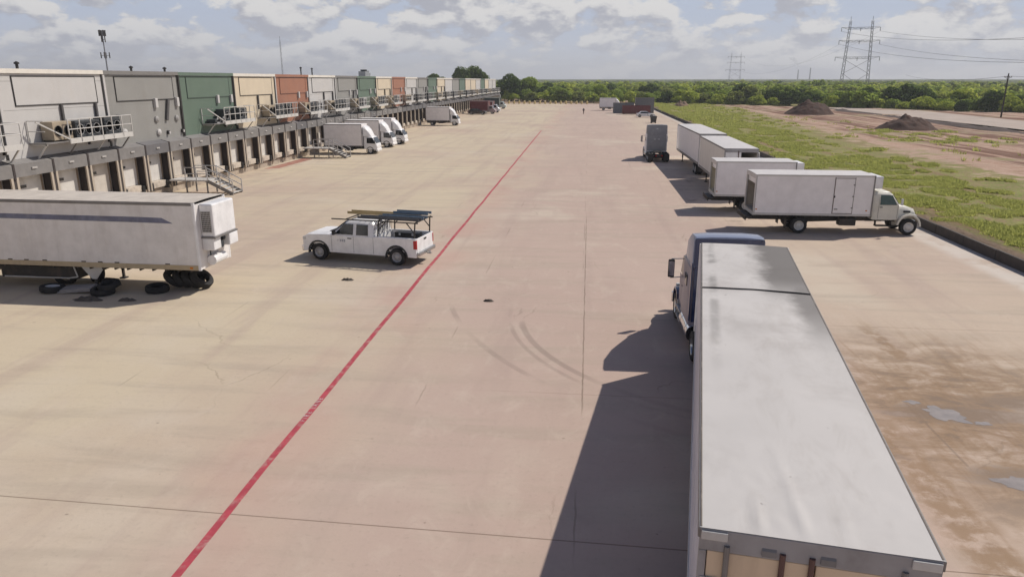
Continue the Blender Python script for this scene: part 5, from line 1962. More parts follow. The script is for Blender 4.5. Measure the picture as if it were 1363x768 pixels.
tan_fg = M('tan_fibreglass', (0.40, 0.29, 0.13), 0.5, var=0.12)
blue_fg = M('grey_blue_fibreglass', (0.10, 0.15, 0.21), 0.5, var=0.12)
ladder(-0.6, 3.05, -0.42, 2.065, tan_fg, 'tan ladder reaching forward over the cab on the pickup rack')
ladder(-1.10, 1.15, 0.10, 2.065, blue_fg, 'grey blue ladder lying flat on the middle of the pickup rack')
ladder(-1.10, 0.65, -0.42, 2.19, blue_fg, 'shorter grey blue ladder lying on top of the tan one on the pickup rack')
for (x0, x1, y0, y1, h, m, nm, lab) in ((-0.5, 0.7, -0.80, -0.35, 0.55, black_trim, 'tool_chest', 'long black tool chest along the far side of the pickup bed'),
                                        (-0.1, 1.0, 0.45, 0.84, 0.50, M('grey_tool_box', (0.16, 0.16, 0.20), 0.4, metal=0.4), 'tool_chest', 'grey tool chest along the near side of the pickup bed'),
                                        (-0.88, -0.12, 0.45, 0.84, 0.50, M('blue_grey_tool_box', (0.12, 0.12, 0.17), 0.4, metal=0.4), 'tool_chest', 'dark grey tool chest at the near rear of the pickup bed')):
    c = empty(nm, on_pk(x0, y0, 0.72), PKR, lab, 'tool box')
    bx = MB()
    bx.box(0, (x1 - x0) * PK, 0, (y1 - y0) * PK, 0, h)
    bx.build('box', m, c, bevel=0.02)
    ld = MB()
    ld.box(-0.01, (x1 - x0) * PK + 0.01, -0.01, (y1 - y0) * PK + 0.01, h, h + 0.06)
    ld.build('lid', m, c, bevel=0.02)
    la = MB()
    for x in (0.25, (x1 - x0) * PK - 0.35):
        la.box(x, x + 0.1, (y1 - y0) * PK + 0.012, (y1 - y0) * PK + 0.03, h - 0.08, h + 0.04)
    la.build('latch', steel, c)
cr = MB()
cr.box(-0.35, 0.35, -0.25, 0.25, 0, 0.22)
cr.box(-0.30, 0.30, -0.20, 0.20, 0.22, 0.32)
tag(cr.build('cargo_case', M('pale_grey_case', (0.45, 0.45, 0.47), 0.5), loc=on_pk(0.55, 0.0, 0.72), rz=PKR, bevel=0.03), 'pale grey case in the pickup bed behind the cab', 'case')
ladder(-1.05, 2.0, 0.60, 2.065, M('dark_weathered_fibreglass', (0.07, 0.075, 0.085), 0.6, var=0.2), 'dark ladder along the near side of the pickup rack', w=0.34)
hc = MB()
for i in range(5):
    rr = 0.26 - i * 0.012
    ptsx = [(rr * math.cos(2 * math.pi * q / 16), rr * math.sin(2 * math.pi * q / 16), 0.03 + i * 0.05) for q in range(17)]
    hc.path(ptsx, 0.028, 6)
tag(hc.build('hose_coil', black_trim, loc=on_pk(-0.70, 0.0, 0.73), rz=0), 'black coiled hose in the back of the pickup bed', 'hose')

# ------------------------------------------------------------------ scrap under the old trailer
def tyre(loc, rot, r, w, label, cat='tyre', rim=False):
    t = MB()
    t.lathe([(r * 0.58, -w / 2 + 0.02), (r * 0.62, -w / 2), (r * 0.82, -w / 2 - 0.01), (r * 0.96, -w / 2 + 0.015), (r, -w / 2 + 0.05), (r, w / 2 - 0.05), (r * 0.96, w / 2 - 0.015),
             (r * 0.82, w / 2 + 0.01), (r * 0.62, w / 2), (r * 0.58, w / 2 - 0.02), (r * 0.56, 0), (r * 0.58, -w / 2 + 0.02)], (0, 0, 0), 'z', 26)
    o = t.build('tyre', rubber, smooth=40)
    o.location = loc
    o.rotation_euler = rot
    tag(o, label, cat, 'old tyres under the reefer trailer')
    if rim:
        q = MB()
        q.lathe([(r * 0.57, 0.10), (r * 0.5, 0.06), (r * 0.3, -0.02), (0.01, -0.02)], (0, 0, 0), 'z', 20)
        q.build('rim', rim_white, o, smooth=40)
    return o


TX = -17.3
for dx_, tl_, rz_, lb_ in ((-0.05, 44, 84, 'outermost at the right end of'), (-0.47, 43, 86, 'second from the right in'), (-0.89, 42, 88, 'third from the right in'), (-1.31, 40, 88, 'fourth from the right in')):
    tyre((TX + dx_, 30.25, 0.46), (R(tl_), 0, R(rz_)), 0.53, 0.30, 'old tyre leaning ' + lb_ + ' the stack under the trailer nose')
tyre((TX - 1.75, 29.45, 0.16), (R(5), 0, R(60)), 0.50, 0.27, 'old tyre lying flat at the left end of the stack under the trailer nose')
tyre((-21.25, 28.85, 0.14), (R(4), R(3), 0), 0.50, 0.25, 'old tyre lying flat right of the grey sheet beside the landing gear')
tyre((-21.05, 29.05, 0.37), (R(10), R(-6), 0), 0.48, 0.22, 'old tyre lying on top of the flat one beside the landing gear')
tyre((-23.75, 29.0, 0.15), (R(-3), R(4), 0), 0.52, 0.26, 'old tyre lying flat with its pale rim still inside', rim=True)
tyre((-24.1, 30.4, 0.40), (R(80), 0, R(20)), 0.5, 0.25, 'old tyre standing in the dark behind the flat tyre with the pale rim')
tyre((-22.9, 30.9, 0.40), (R(82), 0, R(-25)), 0.5, 0.25, 'old tyre standing in the dark behind the grey sheet')
sheet = MB()
sheet.box(-0.85, 0.85, -0.42, 0.42, 0, 0.05)
sheet.box(-0.75, 0.6, -0.36, 0.30, 0.05, 0.13)
so = sheet.build('scrap_sheet', M('grey_scrap_sheet', (0.36, 0.33, 0.31), 0.6, var=0.2, dirt=(0.14, 0.1, 0.08), dirt_amt=0.5), loc=(-22.5, 29.15, 0.10), bevel=0.01)
so.rotation_euler = (R(5), R(-3), R(8))
tag(so, 'grey scrap sheet lying between two flat tyres under the trailer', 'scrap')
bl = MB()
bl.loft([[(x, y * s_, z * s_ + 0.0) for (y, z) in ((-0.25, 0), (0.25, 0), (0.22, 0.3), (0.0, 0.38), (-0.2, 0.28))] for x, s_ in ((-0.4, 0.6), (-0.2, 1.0), (0.25, 0.95), (0.45, 0.5))])
tag(bl.build('scrap_bundle', M('dark_tarp', (0.05, 0.05, 0.06), 0.7, var=0.3), loc=(-21.8, 30.2, 0)), 'dark bundle lying behind the landing gear of the old trailer', 'bundle')
for (x, y, s_, lab) in ((-21.3, 27.9, 1.0, 'flat dark rag in the shade of the old trailer, larger of two'), (-19.6, 28.0, 0.6, 'flat dark rag in the shade of the old trailer, smaller of two'),
                        (-11.2, 32.2, 0.5, 'small dark scrap on the concrete in front of the pickup'), (-4.05, 29.5, 0.38, 'small dark lump on the open concrete right of the red line')):
    m_ = MB()
    vs = []
    for i in range(16):
        a = 2 * math.pi * i / 16
        r = s_ * 0.42 * (1 + 0.5 * mnoise.noise(Vector((math.cos(a) * 2, math.sin(a) * 2, x))))
        vs.append((r * 1.5 * math.cos(a), r * 0.6 * math.sin(a), 0.006))
    top_ = [(0.55 * a_, 0.55 * b_, 0.05 + 0.12 * s_ * (0.6 + 0.4 * math.sin(i * 2.1))) for i, (a_, b_, c_) in enumerate(vs)]
    m_.loft([vs, top_])
    tag(m_.build('rag', M('dirty_rag', (0.10, 0.085, 0.07), 0.9, var=0.3), loc=(x, y, 0)), lab, 'rag')

# ------------------------------------------------------------------ far vehicles and yard things
def small_car(name, loc, rz, label, cat, mat, Lg=4.6, hw=0.9, hood=1.0, roof=1.45, cabin=(0.9, 3.3), truck_back=False):
    t = empty(name, loc, rz, label, cat)
    r = 0.33
    fx, rx = Lg - 0.9, 0.85
    belt = hood
    prof = arch_profile(0, Lg, 0.28, [(0.02, belt * 0.95), (0.6, belt), (Lg - 1.3, belt * 0.98), (Lg - 0.3, belt * 0.82), (Lg, belt * 0.6)], [(rx, 0.40, r), (fx, 0.40, r)])
    b = MB()
    b.prism(prof, -hw, hw)
    b.build('body', mat, t, bevel=0.06)
    c = MB()
    a0, a1 = cabin
    c.loft([[(x, -w, belt - 0.03), (x, w, belt - 0.03), (x, w * 0.84, z), (x, -w * 0.84, z)] for x, w, z in ((a0 - 0.35, hw * 0.93, belt), (a0 + 0.25, hw * 0.94, roof), (a1 - 0.75, hw * 0.94, roof), (a1 + 0.1, hw * 0.94, belt))])
    c.build('roof', mat, t, bevel=0.04)
    for s in (-1, 1):
        w = MB()
        xs = [(a0, hw * 0.945, belt + 0.02), (a1 - 0.1, hw * 0.945, belt + 0.02), (a1 - 0.75, hw * 0.82, roof - 0.09), (a0 + 0.28, hw * 0.82, roof - 0.09)]
        p = [(x, s * y, z) for x, y, z in xs]
        w.add(p + [(x, s * (abs(y) - 0.1), z) for x, y, z in p], [(0, 1, 2, 3), (7, 6, 5, 4), (0, 4, 5, 1), (2, 6, 7, 3), (1, 5, 6, 2), (3, 7, 4, 0)])
        w.build('side_window', glass, t)
        for x in (rx, fx):
            wheel(t, x, s * (hw - 0.10), r, 0.2, rim_alu, s)
        hl = MB()
        hl.box(Lg - 0.28, Lg - 0.04, min(s * hw * 0.55, s * hw * 0.98), max(s * hw * 0.55, s * hw * 0.98), belt * 0.62, belt * 0.76)
        hl.build('headlight', clear_lens, t)
        tl = MB()
        tl.box(-0.02, 0.10, min(s * hw * 0.6, s * hw * 1.005), max(s * hw * 0.6, s * hw * 1.005), belt * 0.7, belt * 0.9)
        tl.build('tail_light', red_lens, t)
    ws = MB()
    a = [(a1 - 0.74, -hw * 0.74, roof - 0.05), (a1 - 0.74, hw * 0.74, roof - 0.05), (a1 + 0.09, hw * 0.86, belt + 0.02), (a1 + 0.09, -hw * 0.86, belt + 0.02)]
    a = [(x + 0.02, y, z + 0.02) for x, y, z in a]
    ws.add(a + [(x - 0.08, y, z - 0.05) for x, y, z in a], [(0, 1, 2, 3), (7, 6, 5, 4), (0, 4, 5, 1), (2, 6, 7, 3), (1, 5, 6, 2), (3, 7, 4, 0)])
    ws.build('windshield', glass, t)
    return t


small_car('sedan_car', (12.0, 190.9, 0), R(2), 'small white sedan parked in front of the maroon dumpster at the far end', 'car', silver_paint, Lg=4.7)
small_car('estate_car', (-32.6, 201.0, 0), R(-4), 'black car parked at the docks beside the maroon truck', 'car', black_paint, Lg=4.9, hood=1.05, roof=1.6, cabin=(0.5, 3.4))
small_car('sedan_car', (9.2, 236.0, 0), R(-6), 'pale silver car between the far white truck and the maroon dumpster', 'car', silver_paint, Lg=4.6)


def van(loc, rz, label, mat, panel_m, Lg=6.6, H=3.3):
    t = empty('delivery_truck', loc, rz, label, 'box truck')
    F, hw, B = 0.8, 1.15, Lg - 1.9
    b = MB()
    b.box(0, B, -hw, hw, F, H)
    b.build('box_body', mat, t, bevel=0.03)
    rl = MB()
    for yy in (-hw, hw):
        rl.box(0, B, yy - 0.03, yy + 0.03, H - 0.18, H + 0.01)
        rl.box(0, B, yy - 0.03, yy + 0.03, F - 0.03, F + 0.18)
        rl.box(B - 0.22, B + 0.01, yy - 0.03, yy + 0.03, F, H)
    rl.build('box_rail', panel_m, t)
    c = MB()
    c.loft([rrect(B + 0.05, 1.0, 0.5, 2.25, 0.14, 0.93), rrect(B + 0.9, 1.0, 0.5, 2.25, 0.14, 0.92), rrect(B + 1.45, 1.0, 0.45, 1.35, 0.10, 0.98), rrect(B + 1.9, 0.95, 0.45, 1.1, 0.1, 0.98)])
    c.build('cab', panel_m, t, bevel=0.02, smooth=40)
    ws = MB()
    a = [(B + 0.95, -0.8, 2.18), (B + 0.95, 0.8, 2.18), (B + 1.46, 0.88, 1.40), (B + 1.46, -0.88, 1.40)]
    ws.add(a + [(x - 0.06, y, z - 0.04) for x, y, z in a], [(0, 1, 2, 3), (7, 6, 5, 4), (0, 4, 5, 1), (2, 6, 7, 3), (1, 5, 6, 2), (3, 7, 4, 0)])
    ws.build('windshield', glass, t)
    for s in (-1, 1):
        w = MB()
        w.box(B + 0.2, B + 0.95, min(s * 0.93, s * 1.0), max(s * 0.93, s * 1.0), 1.40, 2.0)
        w.build('side_window', glass, t)
        wheel(t, 1.2, s * 0.92, 0.40, 0.22, rim_white, s, dual=True)
        wheel(t, B + 0.95, s * 0.86, 0.40, 0.22, rim_white, s)
    ch = MB()
    for yy in (-0.42, 0.34):
        ch.box(0, B + 1.5, yy, yy + 0.08, 0.5, 0.8)
    ch.build('chassis', dark_steel, t)
    return t


van((-33.0, 207.0, 0), R(-3), 'maroon box truck with pale edges backed to the far docks', maroon, M('dull_pink_trim', (0.36, 0.27, 0.27), 0.5), Lg=7.2, H=3.5)
van((-32.6, 215.5, 0), R(-3), 'white cab and dark box truck just beyond the maroon truck at the docks', maroon, silver_paint, Lg=7.0, H=3.2)
van((-34.0, 244.0, 0), R(-3), 'dark teal box truck with a pale frame, farthest vehicle along the docks', darkgreen_paint, M('pale_truck_frame', (0.5, 0.55, 0.52), 0.5), Lg=7.0, H=3.6)

# maroon roll-off dumpster and the grey container behind it
dp = empty('dumpster', (9.2, 206.5, 0), R(1), 'long low maroon roll off dumpster in front of the grey container', 'dumpster')
q = MB()
q.box(0, 7.6, 0, 0.10, 0.25, 2.2)
q.box(0, 7.6, 2.3, 2.4, 0.25, 2.2)
q.box(0, 0.1, 0.1, 2.3, 0.25, 2.2)
q.box(7.5, 7.6, 0.1, 2.3, 0.25, 2.2)
q.box(0, 7.6, 0.0, 2.4, 0.15, 0.25)
q.build('bin', maroon, dp)
q = MB()
for i in range(11):
    q.box(0.15 + i * 0.72, 0.27 + i * 0.72, -0.08, 0.0, 0.25, 2.15)
q.box(-0.03, 7.63, -0.1, 0.14, 2.2, 2.32)
q.box(-0.03, 7.63, 2.26, 2.5, 2.2, 2.32)
q.build('rib', maroon, dp)
q = MB()
for x in (0.5, 7.0):
    for y in (0.4, 2.0):
        q.tube((x, y - 0.1, 0.1), (x, y + 0.1, 0.1), 0.1, 10)
q.build('roller', dark_steel, dp)
ct = empty('storage_container', (13.2, 214.0, 0), R(1), 'tall grey steel container standing at the far end of the yard', 'container')
q = MB()
for i in range(30):
    x = i * 0.17
    q.box(x, x + 0.09, 0.0, 0.04, 0.15, 4.15)
    q.box(x + 0.09, x + 0.17, 0.04, 0.07, 0.15, 4.15)
q.box(0, 5.1, 0.07, 2.5, 0.15, 4.15)
q.build('shell', M('grey_container_steel', (0.20, 0.205, 0.21), 0.6, var=0.12, dirt=(0.3, 0.26, 0.22), dirt_amt=0.3), ct)
q = MB()
for (x, y) in ((-0.03, -0.03), (5.02, -0.03), (-0.03, 2.42), (5.02, 2.42)):
    q.box(x, x + 0.12, y, y + 0.12, 0, 4.3)
q.box(0.09, 5.02, -0.02, 0.08, 4.15, 4.29)
q.box(0.09, 5.02, -0.02, 0.08, 0.02, 0.15)
q.build('frame', grey_steel, ct)
cl_ = empty('storage_container', (6.9, 213.0, 0), R(1), 'lower grey container, left neighbour of the tall one', 'container')
q = MB()
for i in range(34):
    x = i * 0.17
    q.box(x, x + 0.09, 0.0, 0.04, 0.15, 2.8)
    q.box(x + 0.09, x + 0.17, 0.04, 0.07, 0.15, 2.8)
q.box(0, 5.78, 0.07, 2.4, 0.15, 2.8)
q.build('shell', M('blue_grey_container_steel', (0.17, 0.18, 0.20), 0.6, var=0.12), cl_)
q = MB()
q.box(-0.03, 5.81, -0.03, 0.09, 2.8, 2.92)
q.box(-0.03, 5.81, -0.03, 0.09, 0.0, 0.15)
q.box(-0.03, 0.09, -0.03, 0.09, 0.15, 2.8)
q.box(5.70, 5.81, -0.03, 0.09, 0.15, 2.8)
q.build('frame', grey_steel, cl_)

bn_ = empty('waste_bin', (14.2, 165.5, 0), R(5), 'dark wheeled waste bin alone on the yard beyond the bobtail truck', 'waste bin')
q = MB()
q.loft([[(-w, -w, z), (w, -w, z), (w, w, z), (-w, w, z)] for z, w in ((0.15, 0.5), (1.35, 0.66))])
q.build('bin', M('dark_bin_plastic', (0.04, 0.035, 0.035), 0.6), bn_, bevel=0.04)
q = MB()
q.loft([[(-w, -w, z), (w, -w, z), (w, w, z), (-w, w, z)] for z, w in ((1.36, 0.70), (1.42, 0.70), (1.55, 0.5))])
q.build('lid', black_trim, bn_, bevel=0.03)
q = MB()
for s in (-1, 1):
    q.tube((-0.45, s * 0.4, 0.12), (-0.45, s * 0.48, 0.12), 0.12, 12)
    q.tube((0.45, s * 0.4, 0.12), (0.45, s * 0.48, 0.12), 0.12, 12)
q.build('wheel', rubber, bn_)

# yellow bollards along the far edge
bol_m = M('yellow_bollard_paint', (0.62, 0.48, 0.20), 0.6, var=0.1, dirt=(0.4, 0.3, 0.15), dirt_amt=0.3)
bo0 = None
for i in range(20):
    x = -31.5 + i * 2.05 + (6.0 if i > 15 else 0)
    y = 294.0 - i * 0.10
    if bo0 is None:
        q = MB()
        q.lathe([(0.01, 0.0), (0.40, 0.0), (0.40, 0.8), (0.36, 1.05), (0.22, 1.18), (0.01, 1.22)], (0, 0, 0), 'z', 14)
        bo0 = q.build('bollard', bol_m, loc=(x, y, 0), smooth=40)
        tag(bo0, 'short yellow bollard in the row along the far edge of the yard', 'bollard', 'yellow bollards along the far edge')
    else:
        copy_tree(bo0, (x, y, 0), 0, tree=[])

# a person walking far out on the yard
me = bpy.data.meshes.new('person')
PV = [(0, 0, 0.98), (0, 0, 1.2), (0, 0, 1.42), (0, 0, 1.54), (0.01, 0, 1.68),
      (0, 0.10, 0.93), (0.10, 0.11, 0.50), (0.04, 0.11, 0.08), (0.18, 0.12, 0.05),
      (0, -0.10, 0.93), (-0.08, -0.11, 0.50), (-0.26, -0.11, 0.10), (-0.13, -0.11, 0.05),
      (0, 0.19, 1.42), (-0.05, 0.25, 1.14), (0.04, 0.27, 0.90), (0, -0.19, 1.42), (0.06, -0.25, 1.14), (0.18, -0.25, 0.92)]
PE = [(0, 1), (1, 2), (2, 3), (3, 4), (0, 5), (5, 6), (6, 7), (7, 8), (0, 9), (9, 10), (10, 11), (11, 12), (2, 13), (13, 14), (14, 15), (2, 16), (16, 17), (17, 18)]
PRd = [0.15, 0.15, 0.16, 0.06, 0.105, 0.095, 0.07, 0.045, 0.04, 0.095, 0.07, 0.045, 0.04, 0.065, 0.048, 0.035, 0.065, 0.048, 0.035]
me.from_pydata(PV, PE, [])
po = bpy.data.objects.new('person', me)
COL.objects.link(po)
bpy.context.view_layer.objects.active = po
sk = po.modifiers.new('skin', 'SKIN')
me.skin_vertices.new() if not me.skin_vertices else None
for i, r in enumerate(PRd):
    me.skin_vertices[0].data[i].radius = (r, r)
me.skin_vertices[0].data[0].use_root = True
po.modifiers.new('sub', 'SUBSURF').levels = 1
po.modifiers['sub'].render_levels = 2


def person_material():
    m = bpy.data.materials.new('dark_clothes')
    m.use_nodes = True
    n = NB(m.node_tree)
    p = next(x for x in m.node_tree.nodes if x.type == 'BSDF_PRINCIPLED')
    s = n.node('ShaderNodeSeparateXYZ')
    m.node_tree.links.new(n.node('ShaderNodeTexCoord').outputs['Object'], s.inputs[0])
    z = s.outputs[2]
    c = n.mix(n.math('GREATER_THAN', z, 0.95), (0.16, 0.11, 0.09), (0.05, 0.05, 0.06))
    c = n.mix(n.math('GREATER_THAN', z, 1.52), c, (0.30, 0.18, 0.13))
    c = n.mix(n.math('GREATER_THAN', z, 1.72), c, (0.03, 0.02, 0.02))
    n.put(p.inputs['Base Color'], c)
    p.inputs['Roughness'].default_value = 0.8
    return m


me.materials.append(person_material())
po.location = (-1.4, 206, 0)
po.rotation_euler = (0, 0, R(70))
tag(po, 'person in dark clothes walking far out on the open yard', 'person')

# ------------------------------------------------------------------ vegetation
def leaf_material(name, c0, c1, c2=None, scale=0.5, transl=0.5):
    m = bpy.data.materials.new(name)
    m.use_nodes = True
    t = m.node_tree
    t.nodes.clear()
    n = NB(t)
    o = n.node('ShaderNodeOutputMaterial')
    obj = n.node('ShaderNodeTexCoord').outputs['Object']
    geo = n.node('ShaderNodeNewGeometry')
    rnd = n.node('ShaderNodeObjectInfo').outputs['Random']
    f = n.noise(obj, scale, 3, 0.6)
    c = n.mix(n.ramp(f, 0.3, 0.7), c0, c1)
    isl = geo.outputs['Random Per Island']
    c = n.mix(n.math('MULTIPLY', isl, 0.5), c, c2 or tuple(x * 0.6 for x in c0))
    c = n.mix(n.math('MULTIPLY', rnd, 0.45), c, tuple(0.5 * (a + b2) * 0.8 for a, b2 in zip(c0, c1)))
    d = n.node('ShaderNodeBsdfDiffuse')
    tr = n.node('ShaderNodeBsdfTranslucent')
    n.put(d.inputs[0], c)
    n.put(tr.inputs[0], n.mix(0.5, c, (min(0.6, c1[0] * 1.4), min(0.6, c1[1] * 1.4), c1[2])))
    mx = n.node('ShaderNodeMixShader')
    mx.inputs[0].default_value = transl
    t.links.new(d.outputs[0], mx.inputs[1])
    t.links.new(tr.outputs[0], mx.inputs[2])
    t.links.new(mx.outputs[0], o.inputs[0])
    return m


LEAF = dict(
    bright=leaf_material('bright_green_leaves', (0.37, 0.47, 0.07), (0.50, 0.57, 0.12)),
    mid=leaf_material('mid_green_leaves', (0.25, 0.34, 0.07), (0.36, 0.44, 0.11)),
    dark=leaf_material('dark_green_leaves', (0.07, 0.115, 0.035), (0.13, 0.18, 0.055)),
    olive=leaf_material('olive_leaves', (0.22, 0.26, 0.09), (0.32, 0.35, 0.12)))
bark = M('grey_bark', (0.10, 0.08, 0.065), 0.9, var=0.3, bump=0.4, bscale=8)


def leaf_quads(centres, rad, n_each, size, r, flat=0.0):
    """leaf clumps round a set of lobes; returns verts, faces"""
    V = []
    for (c, rr) in zip(centres, rad):
        k = int(n_each * max(0.25, rr * rr))
        d = r.normal(size=(k, 3))
        d /= np.linalg.norm(d, axis=1)[:, None]
        d[:, 2] = np.abs(d[:, 2]) * 0.9 - 0.25 * r.random(k)
        rads = rr * (0.72 + 0.36 * r.random(k) ** 0.7)
        p = np.array(c) + d * rads[:, None] * np.array([1, 1, 0.85])
        nn_ = d + 0.45 * r.normal(size=(k, 3)) + np.array([0, 0, 0.35])
        a = np.cross(nn_, r.normal(size=(k, 3)))
        a /= np.linalg.norm(a, axis=1)[:, None] + 1e-9
        b2 = np.cross(nn_, a)
        b2 /= np.linalg.norm(b2, axis=1)[:, None] + 1e-9
        s = (size * (0.6 + 0.8 * r.random(k)))[:, None]
        V.append(np.stack([p - a * s, p + b2 * s * 0.7, p + a * s, p - b2 * s * 0.7], axis=1))
    V = np.concatenate(V)
    return V.reshape(-1, 3), np.arange(len(V) * 4).reshape(-1, 4)


def crown_lobes(h, w, n, r, zlo=0.15, cone=False, flat=False):
    cs, rs = [], []
    for i in range(n):
        a = r.random() * 2 * math.pi
        z = zlo + (1 - zlo) * r.random()
        env = math.sqrt(max(0.05, 1 - ((z - 0.45) / 0.6) ** 2))
        if cone:
            env = 1.05 - z
        if flat:
            env = 0.35 + 0.8 * z if z < 0.85 else 0.8
        q = env * (w / 2) * (0.35 + 0.55 * r.random())
        rr = (0.16 + 0.15 * r.random()) * w * (0.75 if cone else 1)
        cs.append((q * math.cos(a), q * math.sin(a), z * (h - rr * 0.8)))
        rs.append(rr)
    return cs, rs


def tree_proto(h, w, seed, leaf, nl, size, n_each, label, cat, group, trunk_h=None, name='tree', **kw):
    r = np.random.default_rng(seed)
    t = empty(name, (0, -900, 0), 0, label, cat, group)
    cs, rs = crown_lobes(h, w, nl, r, **kw)
    v, f = leaf_quads(cs, rs, n_each, size, r)
    v[:, 2] = np.maximum(v[:, 2], 0.02)
    c = bpy.data.objects.new('crown', raw_mesh('crown', v, f, LEAF[leaf]))
    COL.objects.link(c)
    c.parent = t
    tk = MB()
    th = trunk_h or h * 0.45
    tk.tube((0, 0, -0.3), (0.05 * h * (r.random() - 0.5), 0, th), 0.035 * h, 8, r2=0.018 * h)
    for i in range(min(6, nl)):
        tk.tube((0, 0, th * (0.55 + 0.4 * r.random())), tuple(np.array(cs[i]) * 0.9), 0.013 * h, 6, r2=0.006 * h)
    tk.build('trunk', bark, t, smooth=60)
    return t


GT = {
    'bright': ('bright yellow green bushy tree in the belt beyond the yard and field', 'bright green trees in the belt'),
    'mid': ('mid green rounded tree in the belt beyond the yard and field', 'mid green trees in the belt'),
    'dark': ('dark green dense tree in the belt beyond the yard and field', 'dark green trees in the belt'),
    'olive': ('dull olive green tree in the belt beyond the yard and field', 'olive trees in the belt')}
PROTO = []
for i, (leaf, h, w) in enumerate((('bright', 5.0, 7.5), ('bright', 4.4, 6.2), ('bright', 5.6, 6.6), ('mid', 6.2, 7.6), ('mid', 5.4, 7.0), ('mid', 6.8, 7.2),
                                  ('dark', 6.6, 7.0), ('dark', 7.4, 7.6), ('olive', 5.6, 6.6), ('olive', 6.4, 7.4))):
    PROTO.append((leaf, h, w, tree_proto(h, w, 50 + i, leaf, 20, 0.36, 62, GT[leaf][0], 'tree', GT[leaf][1], name='bush_tree')))
PT = {id(p[3]): tree_of(p[3]) for p in PROTO}
FL = [(-80, 352), (-27, 326), (20, 300), (58, 273), (90, 244), (120, 215), (155, 182), (180, 163)]


def belt_point(s):
    """point at arc length s along the front of the tree belt, with outward normal"""
    for (x0, y0), (x1, y1) in zip(FL[:-1], FL[1:]):
        d = math.hypot(x1 - x0, y1 - y0)
        if s <= d:
            t = s / d
            return x0 + (x1 - x0) * t, y0 + (y1 - y0) * t
        s -= d
    return None


used = set()
ROWS = [(0, 5.6, ('bright', 'bright', 'mid', 'bright', 'bright', 'mid', 'olive')), (7, 6.2, ('bright', 'mid', 'mid', 'dark', 'olive')), (16, 7.4, ('mid', 'olive', 'bright', 'mid', 'dark')),
        (28, 8.5, ('mid', 'bright', 'olive', 'mid', 'dark')), (44, 10.0, ('olive', 'mid', 'bright', 'dark')), (64, 11.5, ('mid', 'olive', 'dark', 'bright'))]
n_trees = 0
for off, step, kinds_ in ROWS:
    s = random.random() * 4
    while True:
        p = belt_point(s)
        s += step * random.uniform(0.75, 1.3)
        if p is None:
            break
        x, y = p
        q = math.hypot(x, y)
        k_ = (q + off * (1.0 if q > 0 else 0)) / q
        x, y = x * k_ + random.uniform(-1.5, 1.5), y * k_ + random.uniform(-2.0, 2.0)
        if not (-0.215 < x / y < 0.60):
            continue
        kind = random.choice(kinds_)
        if 0.10 < x / y < 0.60 and off == 0 and random.random() < 0.25:
            kind = 'dark'
        cand = [pr for pr in PROTO if pr[0] == kind]
        pr = random.choice(cand)
        sc_ = random.uniform(0.62, 1.18) * (1.0 if off else 0.86)
        if x < -5:
            sc_ *= 1.12
        z = 0.0
        if id(pr[3]) not in used:
            o = pr[3]
            used.add(id(o))
            o.location = (x, y, z)
            o.rotation_euler = (0, 0, random.uniform(0, 6.28))
        else:
            o = copy_tree(pr[3], (x, y, z), random.uniform(0, 6.28), tree=PT[id(pr[3])])
        o.scale = (sc_ * random.uniform(0.9, 1.15), sc_ * random.uniform(0.9, 1.15), sc_)
        n_trees += 1
for pr in PROTO:
    if id(pr[3]) not in used:
        pr[3].location = (250, 600, 0)

# landmark trees
lt = tree_proto(9.6, 13.5, 201, 'dark', 26, 0.42, 34, 'tall dark flat topped tree rising behind the far end of the warehouse', 'tree', None, trunk_h=6.5, name='flat_topped_tree', zlo=0.62, flat=True)
lt.location = (-57, 352, 4.6)
lt.location.z = 0
lt.scale = (1.25, 1.1, 1.62)
lt = tree_proto(12.8, 11.5, 202, 'dark', 34, 0.42, 42, 'tall dark tree just right of the far warehouse corner', 'tree', None, name='dense_tree', zlo=0.12)
lt.location = (-36, 334, 0)
lt = tree_proto(10.8, 9.5, 203, 'mid', 28, 0.42, 42, 'tall mid green tree standing right of the tallest dark tree by the warehouse', 'tree', None, name='dense_tree', zlo=0.12)
lt.location = (-27.5, 338, 0)
lt = tree_proto(9.0, 9.0, 204, 'dark', 26, 0.42, 42, 'dark tree filling the gap behind the warehouse end wall', 'tree', None, name='dense_tree', zlo=0.12)
lt.location = (-46, 338, 0)
lt = tree_proto(6.2, 4.4, 205, 'dark', 22, 0.34, 70, 'dark pointed tree standing alone at the front of the belt by the haul road', 'tree', None, name='cone_tree', zlo=0.08, cone=True)
lt.location = (99, 246, 0.3)
lt.scale = (1.1, 1.1, 1.15)
lt = tree_proto(11.0, 10.0, 206, 'dark', 24, 0.42, 40, 'dark treetop showing just above the warehouse roof, left of the flat topped tree', 'tree', None, name='dense_tree', zlo=0.3)
lt.location = (-72, 350, 0)
lt.scale = (1, 1, 1.12)

